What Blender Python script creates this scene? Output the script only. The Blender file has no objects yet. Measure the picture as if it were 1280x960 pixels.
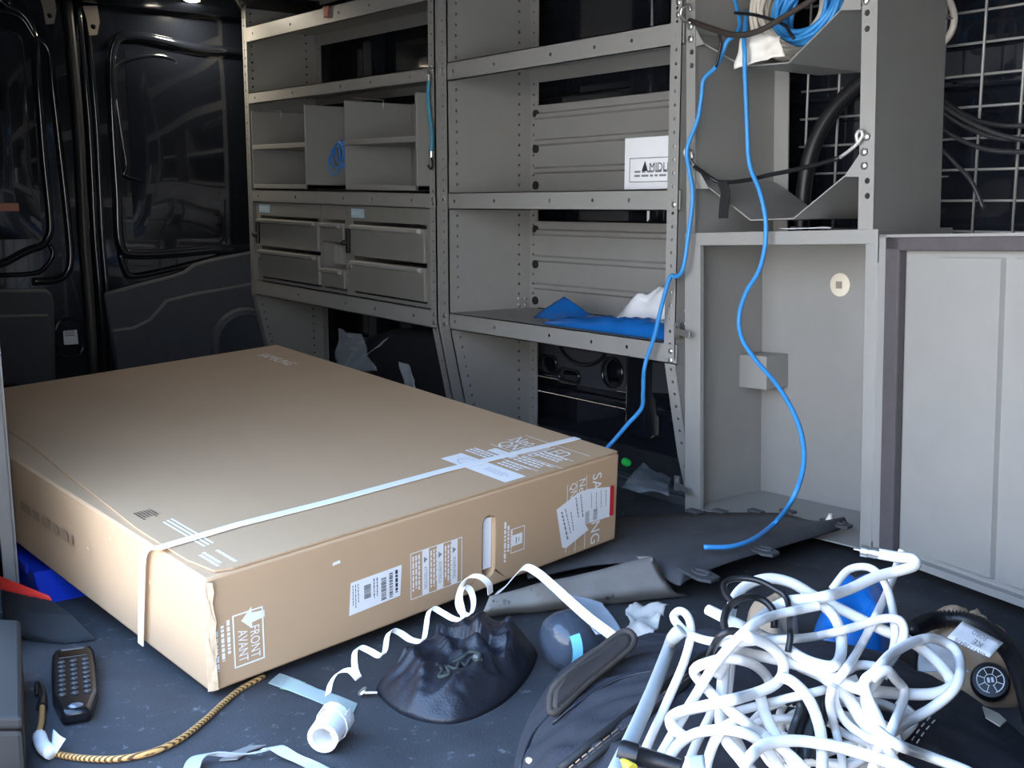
import bpy, bmesh, math, random
from mathutils import Vector, Matrix, noise
R = math.radians
SC = bpy.context.scene
COL = SC.collection

# ------------------------------------------------------------------ camera
FPX, PITCH, YAW, CAMH = 1400.0, R(9.1), R(37.0), 0.80
C0 = Vector((0, 0, CAMH))
FW = Vector((-math.cos(YAW)*math.cos(PITCH), math.sin(YAW)*math.cos(PITCH), -math.sin(PITCH)))
RT = Vector((math.sin(YAW), math.cos(YAW), 0))
UP = RT.cross(FW)
cd = bpy.data.cameras.new('camera')
cd.sensor_width = 36.0
cd.lens = FPX/1280*36
cd.clip_start = 0.02
cam = bpy.data.objects.new('camera', cd)
COL.objects.link(cam)
cam.matrix_world = Matrix(((RT.x, UP.x, -FW.x, C0.x), (RT.y, UP.y, -FW.y, C0.y), (RT.z, UP.z, -FW.z, C0.z), (0, 0, 0, 1)))
SC.camera = cam

# ------------------------------------------------------------------ light
W = bpy.data.worlds.new('sky')
SC.world = W
W.use_nodes = True
nt = W.node_tree
bg = nt.nodes['Background']
tc = nt.nodes.new('ShaderNodeTexCoord')
sep = nt.nodes.new('ShaderNodeSeparateXYZ')
nt.links.new(tc.outputs['Generated'], sep.inputs[0])
rmp = nt.nodes.new('ShaderNodeValToRGB')
rmp.color_ramp.elements[0].position = 0.0
rmp.color_ramp.elements[0].color = (1.0, 0.96, 0.91, 1)
rmp.color_ramp.elements[1].position = 0.6
rmp.color_ramp.elements[1].color = (0.32, 0.56, 1.0, 1)
nt.links.new(sep.outputs['Z'], rmp.inputs[0])
nt.links.new(rmp.outputs[0], bg.inputs['Color'])
bg.inputs['Strength'].default_value = 4.6
sl = bpy.data.lights.new('sun_offscreen', 'SUN')
sl.energy = 12.0
sl.angle = R(0.6)
sl.color = (1.0, 0.93, 0.82)
sun = bpy.data.objects.new('sun_offscreen', sl)
COL.objects.link(sun)
SUN_DIR = Vector((0.40, -0.70, -1.0))       # where the light travels
sun.rotation_euler = SUN_DIR.to_track_quat('-Z', 'Y').to_euler()
sun.location = (-3, 5, 6)
vs = SC.view_settings
vs.view_transform = 'Standard'
vs.look = 'None'
vs.gamma = 1
vs.use_curve_mapping = False
vs.exposure = 1.05

# ------------------------------------------------------------------ helpers: pixels to points
def ray(px, py):
    return FW + RT*((px-640)/FPX) - UP*((py-480)/FPX)
def at(px, py, axis, v):
    d = ray(px, py)
    return C0 + d*((v-C0[axis])/d[axis])
def fl(px, py, z=0.0):
    return at(px, py, 2, z)
def dep(px, py, Z):
    return C0 + ray(px, py)*Z
def on_plane(px, py, p0, n):
    d = ray(px, py)
    return C0 + d*((p0-C0).dot(n)/d.dot(n))

# ------------------------------------------------------------------ helpers: meshes
def catmull(pts, k=6, closed=False):
    pts = [Vector(p) for p in pts]
    n = len(pts)
    out = []
    rng = n if closed else n-1
    for i in range(rng):
        if closed:
            p0, p1, p2, p3 = pts[(i-1) % n], pts[i], pts[(i+1) % n], pts[(i+2) % n]
        else:
            p1, p2 = pts[i], pts[i+1]
            p0 = pts[i-1] if i > 0 else p1*2-p2
            p3 = pts[i+2] if i+2 < n else p2*2-p1
        for j in range(k):
            t = j/k
            out.append(0.5*((2*p1)+(p2-p0)*t+(2*p0-5*p1+4*p2-p3)*t*t+(3*p1-p0-3*p2+p3)*t**3))
    if not closed:
        out.append(pts[-1])
    return out

def circle2(cx, cy, r, n=8, sx=1.0, sy=1.0):
    return [(cx+r*sx*math.cos(2*math.pi*i/n), cy+r*sy*math.sin(2*math.pi*i/n)) for i in range(n)]
def punched(mb, outer, cuts, f, th):
    """plate with real openings: outline and cut-outs in plate coordinates, f maps them to space, th is the thickness vector"""
    b = bmesh.new()
    ed, loops = [], []
    for lp_ in [outer]+cuts:
        vv = [b.verts.new((x, y, 0)) for x, y in lp_]
        loops.append(vv)
        ed += [b.edges.new((vv[i], vv[(i+1) % len(vv)])) for i in range(len(vv))]
    bmesh.ops.triangle_fill(b, use_beauty=True, use_dissolve=False, edges=ed)
    b.verts.index_update()
    P = [Vector(f(v.co.x, v.co.y)) for v in b.verts]
    n = len(P)
    th = Vector(th)
    tri = [tuple(v.index for v in fc.verts) for fc in b.faces]
    fs = tri+[tuple(n+i for i in t[::-1]) for t in tri]
    for vv in loops:
        ix = [v.index for v in vv]
        for i in range(len(ix)):
            j = (i+1) % len(ix)
            fs.append((ix[i], ix[j], n+ix[j], n+ix[i]))
    b.free()
    return mb.add(P+[p+th for p in P], fs)

class MB:
    def __init__(self):
        self.v, self.f = [], []
    def add(self, vs, fs):
        o = len(self.v)
        self.v += [Vector(p) for p in vs]
        self.f += [tuple(i+o for i in f) for f in fs]
        return self
    def box(self, a, b):
        x0, y0, z0 = a
        x1, y1, z1 = b
        return self.add([(x0,y0,z0),(x1,y0,z0),(x1,y1,z0),(x0,y1,z0),(x0,y0,z1),(x1,y0,z1),(x1,y1,z1),(x0,y1,z1)],
            [(0,3,2,1),(4,5,6,7),(0,1,5,4),(1,2,6,5),(2,3,7,6),(3,0,4,7)])
    def obox(self, o, u, v, w):
        o, u, v, w = map(Vector, (o, u, v, w))
        return self.add([o, o+u, o+u+v, o+v, o+w, o+u+w, o+u+v+w, o+v+w],
            [(0,3,2,1),(4,5,6,7),(0,1,5,4),(1,2,6,5),(2,3,7,6),(3,0,4,7)])
    def prism(self, poly, ext):
        n = len(poly)
        ext = Vector(ext)
        P = [Vector(p) for p in poly]
        return self.add(P+[p+ext for p in P], [tuple(range(n))[::-1], tuple(range(n, 2*n))]+[(i, (i+1) % n, n+(i+1) % n, n+i) for i in range(n)])
    def sheet(self, poly, ext):
        """open polyline extruded to a sheet of quads"""
        n = len(poly)
        ext = Vector(ext)
        P = [Vector(p) for p in poly]
        return self.add(P+[p+ext for p in P], [(i, i+1, n+i+1, n+i) for i in range(n-1)])
    def tube(self, pts, r, n=8, closed=False, cap=True):
        pts = [Vector(p) for p in pts]
        m = len(pts)
        rr = r if isinstance(r, (list, tuple)) else [r]*m
        T = []
        for i in range(m):
            a = pts[(i-1) % m] if (closed or i > 0) else pts[i]
            b = pts[(i+1) % m] if (closed or i < m-1) else pts[i]
            d = b-a
            T.append(d.normalized() if d.length > 1e-9 else Vector((0,0,1)))
        ref = Vector((0,0,1)) if abs(T[0].z) < .9 else Vector((1,0,0))
        N = T[0].cross(ref).normalized()
        vs, fs = [], []
        for i in range(m):
            N = (N-T[i]*N.dot(T[i]))
            N = N.normalized() if N.length > 1e-6 else T[i].orthogonal().normalized()
            B = T[i].cross(N)
            for j in range(n):
                a = 2*math.pi*j/n
                vs.append(pts[i]+(N*math.cos(a)+B*math.sin(a))*rr[i])
        for i in range(m if closed else m-1):
            for j in range(n):
                k = (i+1) % m
                fs.append((i*n+j, i*n+(j+1) % n, k*n+(j+1) % n, k*n+j))
        if cap and not closed:
            fs.append(tuple(range(n))[::-1])
            fs.append(tuple(range((m-1)*n, m*n)))
        return self.add(vs, fs)
    def cyl(self, p0, p1, r0, r1=None, n=16):
        return self.tube([p0, p1], [r0, r0 if r1 is None else r1], n)
    def lathe(self, o, ax, prof, n=24):
        """prof: list of (distance along axis, radius)"""
        o, ax = Vector(o), Vector(ax).normalized()
        N = ax.orthogonal().normalized()
        B = ax.cross(N)
        vs, fs = [], []
        for (h, r) in prof:
            for j in range(n):
                a = 2*math.pi*j/n
                vs.append(o+ax*h+(N*math.cos(a)+B*math.sin(a))*r)
        for i in range(len(prof)-1):
            for j in range(n):
                fs.append((i*n+j, i*n+(j+1) % n, (i+1)*n+(j+1) % n, (i+1)*n+j))
        fs.append(tuple(range(n))[::-1])
        fs.append(tuple(range((len(prof)-1)*n, len(prof)*n)))
        return self.add(vs, fs)
    def ribbon(self, pts, wv, th=0.0012):
        """flat strap along pts, width vector(s) wv"""
        m = len(pts)
        P = [Vector(p) for p in pts]
        Wv = [Vector(w) for w in wv] if isinstance(wv, list) else [Vector(wv)]*m
        vs, fs = [], []
        for i in range(m):
            t = (P[min(i+1, m-1)]-P[max(i-1, 0)]).normalized()
            nn = t.cross(Wv[i])
            nn = nn.normalized()*th*.5 if nn.length > 1e-9 else Vector((0,0,th*.5))
            w = Wv[i]*.5
            vs += [P[i]-w-nn, P[i]+w-nn, P[i]+w+nn, P[i]-w+nn]
        for i in range(m-1):
            for j in range(4):
                fs.append((i*4+j, i*4+(j+1) % 4, (i+1)*4+(j+1) % 4, (i+1)*4+j))
        fs += [(0,3,2,1), tuple(4*(m-1)+j for j in range(4))]
        return self.add(vs, fs)
    def ball(self, c, r, n=10, sq=(1,1,1)):
        c = Vector(c)
        vs, fs = [], []
        for i in range(n+1):
            th = math.pi*i/n
            for j in range(n*2):
                a = math.pi*j/n
                vs.append(c+Vector((r*sq[0]*math.sin(th)*math.cos(a), r*sq[1]*math.sin(th)*math.sin(a), r*sq[2]*math.cos(th))))
        m = n*2
        for i in range(n):
            for j in range(m):
                fs.append((i*m+j, (i+1)*m+j, (i+1)*m+(j+1) % m, i*m+(j+1) % m))
        return self.add(vs, fs)
    def xf(self, M):
        self.v = [M @ p for p in self.v]
        return self
    def map(self, fn):
        self.v = [Vector(fn(p)) for p in self.v]
        return self

MW = {}
def mesh_from(mb, name, inv):
    me = bpy.data.meshes.new(name)
    me.from_pydata([inv @ p for p in mb.v], [], mb.f)
    me.validate()
    bm = bmesh.new()
    bm.from_mesh(me)
    bmesh.ops.remove_doubles(bm, verts=bm.verts, dist=1e-6)
    bmesh.ops.recalc_face_normals(bm, faces=bm.faces)
    bm.to_mesh(me)
    bm.free()
    return me

def obj(name, mb, m, parent=None, smooth=False, bevel=0, label=None, cat=None, group=None, kind=None, sub=0):
    if parent is not None:
        Mw = MW[parent.name]
    else:
        xs = [p.x for p in mb.v]; ys = [p.y for p in mb.v]; zs = [p.z for p in mb.v]
        Mw = Matrix.Translation(((min(xs)+max(xs))/2, (min(ys)+max(ys))/2, min(zs)))
    me = mesh_from(mb, name, Mw.inverted())
    o = bpy.data.objects.new(name, me)
    COL.objects.link(o)
    me.materials.append(m)
    if parent is not None:
        o.parent = parent
    else:
        o.matrix_world = Mw
    MW[o.name] = Mw
    if smooth:
        me.polygons.foreach_set('use_smooth', [True]*len(me.polygons))
        if smooth != 'all':
            me.set_sharp_from_angle(angle=R(42))
    if bevel:
        b = o.modifiers.new('bevel', 'BEVEL')
        b.width = bevel; b.segments = 2; b.limit_method = 'ANGLE'; b.angle_limit = R(40)
    if sub:
        s = o.modifiers.new('sub', 'SUBSURF')
        s.levels = sub; s.render_levels = sub
    for k, v in (('label', label), ('category', cat), ('group', group), ('kind', kind)):
        if v: o[k] = v
    return o

def thing(name, label, cat, loc, M=None, group=None):
    o = bpy.data.objects.new(name, None)
    COL.objects.link(o)
    Mw = M if M is not None else Matrix.Translation(loc)
    o.matrix_world = Mw
    o.empty_display_size = .05
    MW[o.name] = Mw
    o['label'] = label; o['category'] = cat
    if group: o['group'] = group
    return o

def struct(name, mb, m, smooth=False, bevel=0):
    return obj(name, mb, m, None, smooth, bevel, kind='structure')

_tc = {}
def text_mb(s, o, u, v, mb=None, align='L'):
    """flat letters: baseline start o, u spans the full width, v the cap height"""
    if s not in _tc:
        cu = bpy.data.curves.new('t', 'FONT')
        cu.body = s
        cu.resolution_u = 3
        ob = bpy.data.objects.new('t', cu)
        COL.objects.link(ob)
        dg = bpy.context.evaluated_depsgraph_get()
        me = bpy.data.meshes.new_from_object(ob.evaluated_get(dg))
        vv = [p.co.copy() for p in me.vertices]
        ff = [tuple(p.vertices) for p in me.polygons]
        bpy.data.objects.remove(ob)
        bpy.data.curves.remove(cu)
        bpy.data.meshes.remove(me)
        x0 = min(p.x for p in vv); x1 = max(p.x for p in vv); y1 = max(p.y for p in vv); y0 = min(0, min(p.y for p in vv))
        _tc[s] = ([((p.x-x0)/(x1-x0), p.y/y1) for p in vv], ff)
    vv, ff = _tc[s]
    mb = mb or MB()
    o, u, v = Vector(o), Vector(u), Vector(v)
    return mb.add([o+u*a+v*b for a, b in vv], ff)

def quad(mb, o, u, v):
    o, u, v = Vector(o), Vector(u), Vector(v)
    return mb.add([o, o+u, o+u+v, o+v], [(0,1,2,3)])
def frame(mb, o, u, v, t):
    """rectangle outline of line width t"""
    o, u, v = Vector(o), Vector(u), Vector(v)
    a, b = u.normalized()*t, v.normalized()*t
    quad(mb, o, u, b); quad(mb, o+v-b, u, b); quad(mb, o, a, v); quad(mb, o+u-a, a, v)
    return mb
def fineprint(mb, o, u, v, rows, rnd, fill=.55):
    """rows of unreadably small words"""
    o, u, v = Vector(o), Vector(u), Vector(v)
    for r in range(rows):
        t = 0
        end = rnd.uniform(.75, 1)
        while t < end:
            w = rnd.uniform(.05, .16)
            w = min(w, end-t)
            quad(mb, o+v*((r+.2)/rows)+u*t, u*w, v*(fill/rows))
            t += w+.03
    return mb

# ------------------------------------------------------------------ materials
MATS = {}
def mat(name, col, rough=.5, metal=0, var=.08, scale=30, bump=0, bscale=200, spec=.5, trans=0, alpha=1, coat=0, ior=1.45, emit=None, emis=0, var2=None):
    if name in MATS: return MATS[name]
    m = bpy.data.materials.new(name)
    m.use_nodes = True
    nt = m.node_tree
    b = nt.nodes['Principled BSDF']
    b.inputs['Roughness'].default_value = rough
    b.inputs['Metallic'].default_value = metal
    b.inputs['Specular IOR Level'].default_value = spec
    b.inputs['Transmission Weight'].default_value = trans
    b.inputs['Alpha'].default_value = alpha
    b.inputs['Coat Weight'].default_value = coat
    b.inputs['IOR'].default_value = ior
    if emit:
        b.inputs['Emission Color'].default_value = (*emit, 1)
        b.inputs['Emission Strength'].default_value = emis
    tcn = nt.nodes.new('ShaderNodeTexCoord')
    nz = nt.nodes.new('ShaderNodeTexNoise')
    nz.inputs['Scale'].default_value = scale
    nz.inputs['Detail'].default_value = 4
    nt.links.new(tcn.outputs['Object'], nz.inputs['Vector'])
    mx = nt.nodes.new('ShaderNodeMix')
    mx.data_type = 'RGBA'
    c2 = var2 if var2 else tuple(min(1, c*(1+var*2)) for c in col)
    mx.inputs[6].default_value = (*[c*(1-var) for c in col], 1)
    mx.inputs[7].default_value = (*c2, 1)
    nt.links.new(nz.outputs['Fac'], mx.inputs[0])
    nt.links.new(mx.outputs[2], b.inputs['Base Color'])
    if bump:
        n2 = nt.nodes.new('ShaderNodeTexNoise')
        n2.inputs['Scale'].default_value = bscale
        n2.inputs['Detail'].default_value = 3
        nt.links.new(tcn.outputs['Object'], n2.inputs['Vector'])
        bp = nt.nodes.new('ShaderNodeBump')
        bp.inputs['Strength'].default_value = bump
        bp.inputs['Distance'].default_value = .003
        nt.links.new(n2.outputs['Fac'], bp.inputs['Height'])
        nt.links.new(bp.outputs[0], b.inputs['Normal'])
    MATS[name] = m
    return m

STEEL = mat('grey_painted_steel', (.29, .284, .265), .42, 0, .05, 14, .05, 300)
STEEL2 = STEEL
DRAWER = mat('drawer_grey_steel', (.23, .222, .20), .36, 0, .06, 12, .05, 300)
CABIN = STEEL
ZINC = mat('zinc_bolt', (.72, .72, .70), .28, .9, .1, 60)
BLACKP = mat('black_van_paint', (.009, .011, .016), .14, 0, .15, 3, .02, 6, .6, coat=.8)
TRIM = mat('charcoal_door_trim', (.050, .058, .070), .62, 0, .08, 20, .3, 900)
RUBBER = mat('black_rubber', (.012, .012, .013), .6, 0, .15, 40)
MATF = mat('floor_rubber_mat', (.030, .032, .036), .75, 0, .3, 9, .35, 350, var2=(.060, .064, .072))
CARD = mat('brown_cardboard', (.47, .315, .185), .75, 0, .05, 5, .12, 90)
CARD2 = mat('torn_cardboard', (.62, .47, .31), .85, 0, .12, 60, .4, 150)
KRAFT = mat('kraft_paper', (.46, .33, .22), .8, 0, .08, 20, .15, 120)
WHITEP = mat('white_print', (.82, .81, .79), .6, 0, .02)
PAPER = mat('white_paper', (.80, .81, .82), .6, 0, .03)
INK = mat('black_ink', (.03, .03, .035), .6, 0, .02)
GREYINK = mat('grey_ink', (.22, .22, .24), .6, 0, .05)
RED = mat('red_print', (.55, .02, .025), .5, 0, .05)
STRAPW = mat('white_poly_strap', (.84, .84, .83), .35, 0, .03, 80)
WCABLE = mat('white_cable_jacket', (.80, .78, .75), .35, 0, .02, 30)
CREAMC = mat('cream_cable_jacket', (.72, .66, .57), .4, 0, .05, 30)
BCABLE = mat('blue_cable_jacket', (.045, .27, .62), .38, 0, .08, 60)
KCABLE = mat('black_cable_jacket', (.012, .012, .013), .35, 0, .1, 60)
GCABLE = mat('grey_conduit', (.36, .39, .40), .5, 0, .06, 60)
NYLON = mat('black_nylon', (.014, .015, .021), .42, 0, .25, 30, .3, 250)
CANVAS = mat('black_canvas', (.021, .023, .031), .8, 0, .25, 40, .5, 700)
BPLAST = mat('black_plastic', (.012, .012, .013), .38, 0, .15, 30, .08, 200)
LINER = mat('dusty_black_plastic', (.045, .047, .052), .62, 0, .3, 14, .12, 120, var2=(.10, .10, .105))
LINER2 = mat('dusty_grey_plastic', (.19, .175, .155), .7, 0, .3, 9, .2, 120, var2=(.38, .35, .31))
BLUEFILM = mat('blue_plastic_film', (.008, .11, .38), .22, 0, .2, 14, .2, 40, alpha=1)
BLUEBIN = mat('blue_bin_plastic', (.008, .035, .42), .35, 0, .1, 10)
REDPL = mat('red_plastic', (.55, .03, .022), .4, 0, .08, 10)
CLEAR = mat('clear_plastic_film', (.75, .82, .88), .12, 0, .05, 10, .3, 30, .8, alpha=.30)
TAPE = mat('clear_tape', (.62, .74, .70), .2, 0, .1, 10, .1, 50, .6, alpha=.42)
BOTTLE = mat('smoky_clear_plastic', (.06, .08, .11), .12, 0, .1, 10, .05, 40, .7, alpha=.62)
LABELB = mat('cyan_label', (.20, .62, .85), .4, 0, .05)
CREAM = mat('cream_plastic', (.80, .72, .58), .45, 0, .03)
TURQ = mat('turquoise_cord', (.05, .24, .34), .6, 0, .2, 120)
GASKET = mat('foam_gasket', (.085, .075, .078), .85, 0, .1, 40, .4, 400)
SILVER = mat('aluminium', (.66, .65, .62), .38, .6, .1, 20)
FOAM = mat('white_foam', (.85, .87, .90), .7, 0, .03)
TINLABEL = mat('blue_white_label', (.45, .62, .74), .5, 0, .05)
YELLOW = mat('yellow_label', (.75, .62, .06), .5, 0, .05)
GREENL = mat('green_plastic', (.05, .6, .10), .4, 0, .05)
WEBB = mat('grey_webbing', (.34, .36, .38), .8, 0, .1, 60, .4, 500)
BEIGE = mat('dusty_metal', (.33, .28, .23), .5, .3, .15, 20)
ORANGEL = mat('orange_label', (.50, .22, .14), .5, 0, .05)
GROUND = mat('sunlit_paving', (.48, .42, .34), .9, 0, .12, 2, .2, 30)
PINK = mat('red_tag', (.62, .16, .13), .5, 0, .1)

def stripe_mat():
    m = bpy.data.materials.new('brown_braided_cord')
    m.use_nodes = True
    n = m.node_tree
    b = n.nodes['Principled BSDF']
    b.inputs['Roughness'].default_value = .7
    t = n.nodes.new('ShaderNodeTexCoord')
    w = n.nodes.new('ShaderNodeTexWave')
    w.inputs['Scale'].default_value = 60
    w.inputs['Distortion'].default_value = 1
    n.links.new(t.outputs['Object'], w.inputs['Vector'])
    r = n.nodes.new('ShaderNodeValToRGB')
    r.color_ramp.elements[0].color = (.10, .04, .015, 1)
    r.color_ramp.elements[1].color = (.62, .36, .12, 1)
    r.color_ramp.elements[0].position = .25
    r.color_ramp.elements[1].position = .55
    n.links.new(w.outputs['Fac'], r.inputs[0])
    n.links.new(r.outputs[0], b.inputs['Base Color'])
    return m
BRAID = stripe_mat()

# corrugated relief and specks on the carton; scuffs on the floor mat
def add_flutes(m):
    n = m.node_tree
    b = n.nodes['Principled BSDF']
    t = n.nodes.new('ShaderNodeTexCoord')
    w = n.nodes.new('ShaderNodeTexWave')
    w.bands_direction = 'Y'
    w.inputs['Scale'].default_value = 45
    w.inputs['Distortion'].default_value = .6
    w.inputs['Detail'].default_value = 2
    n.links.new(t.outputs['Object'], w.inputs['Vector'])
    bp = n.nodes.new('ShaderNodeBump')
    bp.inputs['Strength'].default_value = .16
    bp.inputs['Distance'].default_value = .002
    n.links.new(w.outputs['Fac'], bp.inputs['Height'])
    n.links.new(bp.outputs[0], b.inputs['Normal'])
add_flutes(CARD)
def add_specks(m, col=(.30, .31, .32), scale=55, lo=.70):
    n = m.node_tree
    b = n.nodes['Principled BSDF']
    src = b.inputs['Base Color'].links[0].from_socket
    t = n.nodes.new('ShaderNodeTexCoord')
    z = n.nodes.new('ShaderNodeTexNoise')
    z.inputs['Scale'].default_value = scale
    z.inputs['Detail'].default_value = 8
    z.inputs['Roughness'].default_value = .75
    n.links.new(t.outputs['Object'], z.inputs['Vector'])
    r = n.nodes.new('ShaderNodeValToRGB')
    r.color_ramp.elements[0].position = lo
    r.color_ramp.elements[1].position = lo+.07
    n.links.new(z.outputs['Fac'], r.inputs[0])
    mx = n.nodes.new('ShaderNodeMix')
    mx.data_type = 'RGBA'
    mx.inputs[7].default_value = (*col, 1)
    n.links.new(r.outputs[0], mx.inputs[0])
    n.links.new(src, mx.inputs[6])
    n.links.new(mx.outputs[2], b.inputs['Base Color'])
add_specks(MATF, (.15, .16, .17), 42, .595)
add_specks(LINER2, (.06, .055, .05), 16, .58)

# ================================================================== THE VAN
D = 2.09            # front plane of the shelving
YW = 2.50           # inside of the far side wall
XR = -4.82          # inside of the rear doors
ZC = 1.74           # ceiling
YN = 0.42           # inside of the near side wall
struct('ground', MB().box((-60, -60, -.78), (60, 60, -.72)), GROUND)
flo = struct('floor', MB().box((XR, .26, -.03), (.15, YW+.02, 0)), MATF)
flr = obj('sill_strip', MB().box((-2.06, .22, -.05), (.15, .26, .004)), SILVER, flo)
struct('ceiling', MB().box((XR-.08, .36, ZC), (.2, YW+.1, ZC+.05)), BLACKP)
# far side wall: skin, pillars, rails and dents
wal = struct('wall_back', MB().box((XR-.05, YW+.03, -.05), (.15, YW+.08, ZC)), BLACKP)
def wallpart(name, mb, bevel=.012, m=None, smooth=True):
    return obj(name, mb, m or BLACKP, wal, smooth, bevel)
for x in (-4.30, -2.62, -1.15, -.5):
    mb = MB().prism([(x-.07, YW+.03, .05), (x-.045, YW-.03, .05), (x+.045, YW-.03, .05), (x+.07, YW+.03, .05)], (0, 0, ZC-.05))
    wallpart('wall_pillar', mb)
for (z, h, t) in ((.14, .018, .02), (.20, .02, .03), (.50, .05, .04), (1.12, .05, .04), (1.62, .08, .07)):
    wallpart('wall_rail', MB().box((XR, YW+.03-t, z-h), (.15, YW+.04, z+h)), .012)
# stamped inner plate low behind the shelves
def ywp(px, py, y=YW-.005):
    p = at(px, py, 1, y)
    return (p.x, p.z)
pp = [ywp(*q) for q in ((660, 425), (845, 440), (838, 492), (800, 490), (760, 488), (722, 481), (690, 472), (676, 455))]
def rrect(cx, cz, w, h, r, y, n=5):
    out = []
    for (sx, sz, a0) in ((1, 1, 0), (-1, 1, 90), (-1, -1, 180), (1, -1, 270)):
        for i in range(n+1):
            a = R(a0+90*i/n)
            out.append(Vector((cx+sx*(w/2-r)+r*math.cos(a), y, cz+sz*(h/2-r)+r*math.sin(a))))
    return out
PC = [(*ywp(qx, qy), w, h, r) for (qx, qy, w, h, r) in ((686, 456, .09, .065, .02), (712, 470, .11, .045, .02), (766, 466, .10, .10, .049))]
cuts = [[(p.x, p.z) for p in rrect(cx, cz, w-.012, h-.012, r-.006, 0)] for cx, cz, w, h, r in PC]
plate = obj('stamped_plate', punched(MB(), pp, cuts, lambda x, z: (x, YW-.005, z), (0, .012, 0)), mat('grey_black_primer', (.050, .055, .066), .32, 0, .1, 10), wal)
for cx, cz, w, h, r in PC:
    obj('pressed_rim', MB().tube(rrect(cx, cz, w, h, r, YW-.008), .006, 6, True), BLACKP, plate, 'all')
cx, cz = ywp(728, 425)
obj('pressed_rim', MB().tube([(cx+.13*math.cos(R(a)), YW-.008, cz+.085*math.sin(R(a))) for a in range(190, 351, 8)], .008, 6), BLACKP, plate, 'all')
# near side wall behind the door opening, header above it, bulkhead, far end of the cab
struct('wall_near', MB().box((XR-.05, .36, -.05), (-2.06, YN, ZC)), BLACKP)
struct('wall_header', MB().box((-2.06, .36, 1.52), (.2, YN, ZC)), BLACKP)
struct('wall_front', MB().box((-.14, .36, -.05), (-.09, YW+.08, ZC)), BLACKP)  # out-of-view bulkhead, set inward to narrow the opening and darken steel facing it

# rear doors ---------------------------------------------------------
def xr(px, py, d=0.0):
    return at(px, py, 0, XR+d)
def yz(px, py):
    p = at(px, py, 0, XR)
    return p.y, p.z
SEAM = yz(108, 200)[0]
def rear_door(name, y0, y1):
    o = struct(name, MB().box((XR-.05, y0, -.03), (XR, y1, ZC)), BLACKP, True, .015)
    return o
d1 = rear_door('door_1', SEAM, YW+.03)
d2 = rear_door('door_2', YN, SEAM-.001)
def rim(par, pix, r=.012, lift=0.0, closed=True, m=None):
    pts = [xr(px, py, lift) for px, py in pix]
    return obj('pressed_rim', MB().tube(catmull(pts, 5, closed), r, 8, closed), m or BLACKP, par, 'all')
rim(d1, [(140, 62), (165, 45), (240, 60), (330, 82), (332, 200), (330, 300), (260, 312), (170, 318), (150, 305), (146, 240), (140, 140)], .022)
rim(d1, [(182, 70), (215, 74), (222, 90), (228, 150), (236, 215), (232, 232), (160, 222), (158, 205), (148, 140), (145, 85)], .009)
rim(d1, [(229, 88), (233, 130), (240, 180), (243, 215)], .008, 0, False)
rim(d1, [(243, 90), (247, 130), (252, 180), (255, 212)], .008, 0, False)
rim(d1, [(150, 316), (156, 338), (170, 345), (240, 330), (300, 314)], .014, 0, False)
rim(d2, [(-40, 0), (10, 8), (32, 22), (44, 50), (48, 110), (55, 200), (62, 270), (60, 296), (40, 311), (-40, 312)], .016)
rim(d2, [(-40, 10), (20, 18), (42, 45), (60, 62), (66, 110), (74, 180), (84, 270), (88, 320), (84, 340), (70, 350), (40, 352)], .016, 0, False)
rim(d2, [(-40, 30), (15, 40), (28, 60), (33, 140), (37, 195), (30, 212), (-40, 218)], .007, 0, False)
rim(d2, [(62, 306), (66, 318), (58, 332), (40, 342), (-30, 345)], .010, 0, False)
# curved blanking panels inside the pressings (they bulge and mirror the yard)
def bulge(par, y0, y1, z0, z1, h):
    mb = MB()
    n = 14
    vs, fs = [], []
    for i in range(n+1):
        for j in range(n+1):
            u, v = i/n, j/n
            k = (max(0, math.sin(math.pi*u))**.5)*(max(0, math.sin(math.pi*v))**.5)
            w = .004*noise.noise(Vector((u*3+y0*7, v*3, 1.7)))
            vs.append((XR+.001+(h+w)*k, y0+(y1-y0)*u, z0+(z1-z0)*v))
    for i in range(n):
        for j in range(n):
            fs.append((i*(n+1)+j, (i+1)*(n+1)+j, (i+1)*(n+1)+j+1, i*(n+1)+j+1))
    obj('blank_panel', mb.add(vs, fs), BLACKP, par, 'all')
a, b = yz(168, 300), yz(318, 75)
bulge(d1, a[0], b[0], a[1], b[1], .018)
a, b = yz(-20, 300), yz(36, 40)
bulge(d2, YN+.12, b[0], a[1], b[1], .018)
# rubber seal up the middle and bright edges of the gap
seal = [(84, 0), (92, 80), (99, 160), (103, 240), (106, 300), (111, 360), (118, 470)]
obj('rubber_seal', MB().tube(catmull([xr(x, y, .02) for x, y in seal], 4), .019, 8), mat('door_seal', (.05, .047, .045), .4), d2, 'all')
obj('door_edge', MB().tube(catmull([xr(x+13, y, .012) for x, y in seal], 4), .012, 8), BLACKP, d1, 'all')
obj('door_edge', MB().tube(catmull([xr(x+22, y, .006) for x, y in seal], 4), .012, 8), BLACKP, d1, 'all')
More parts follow.
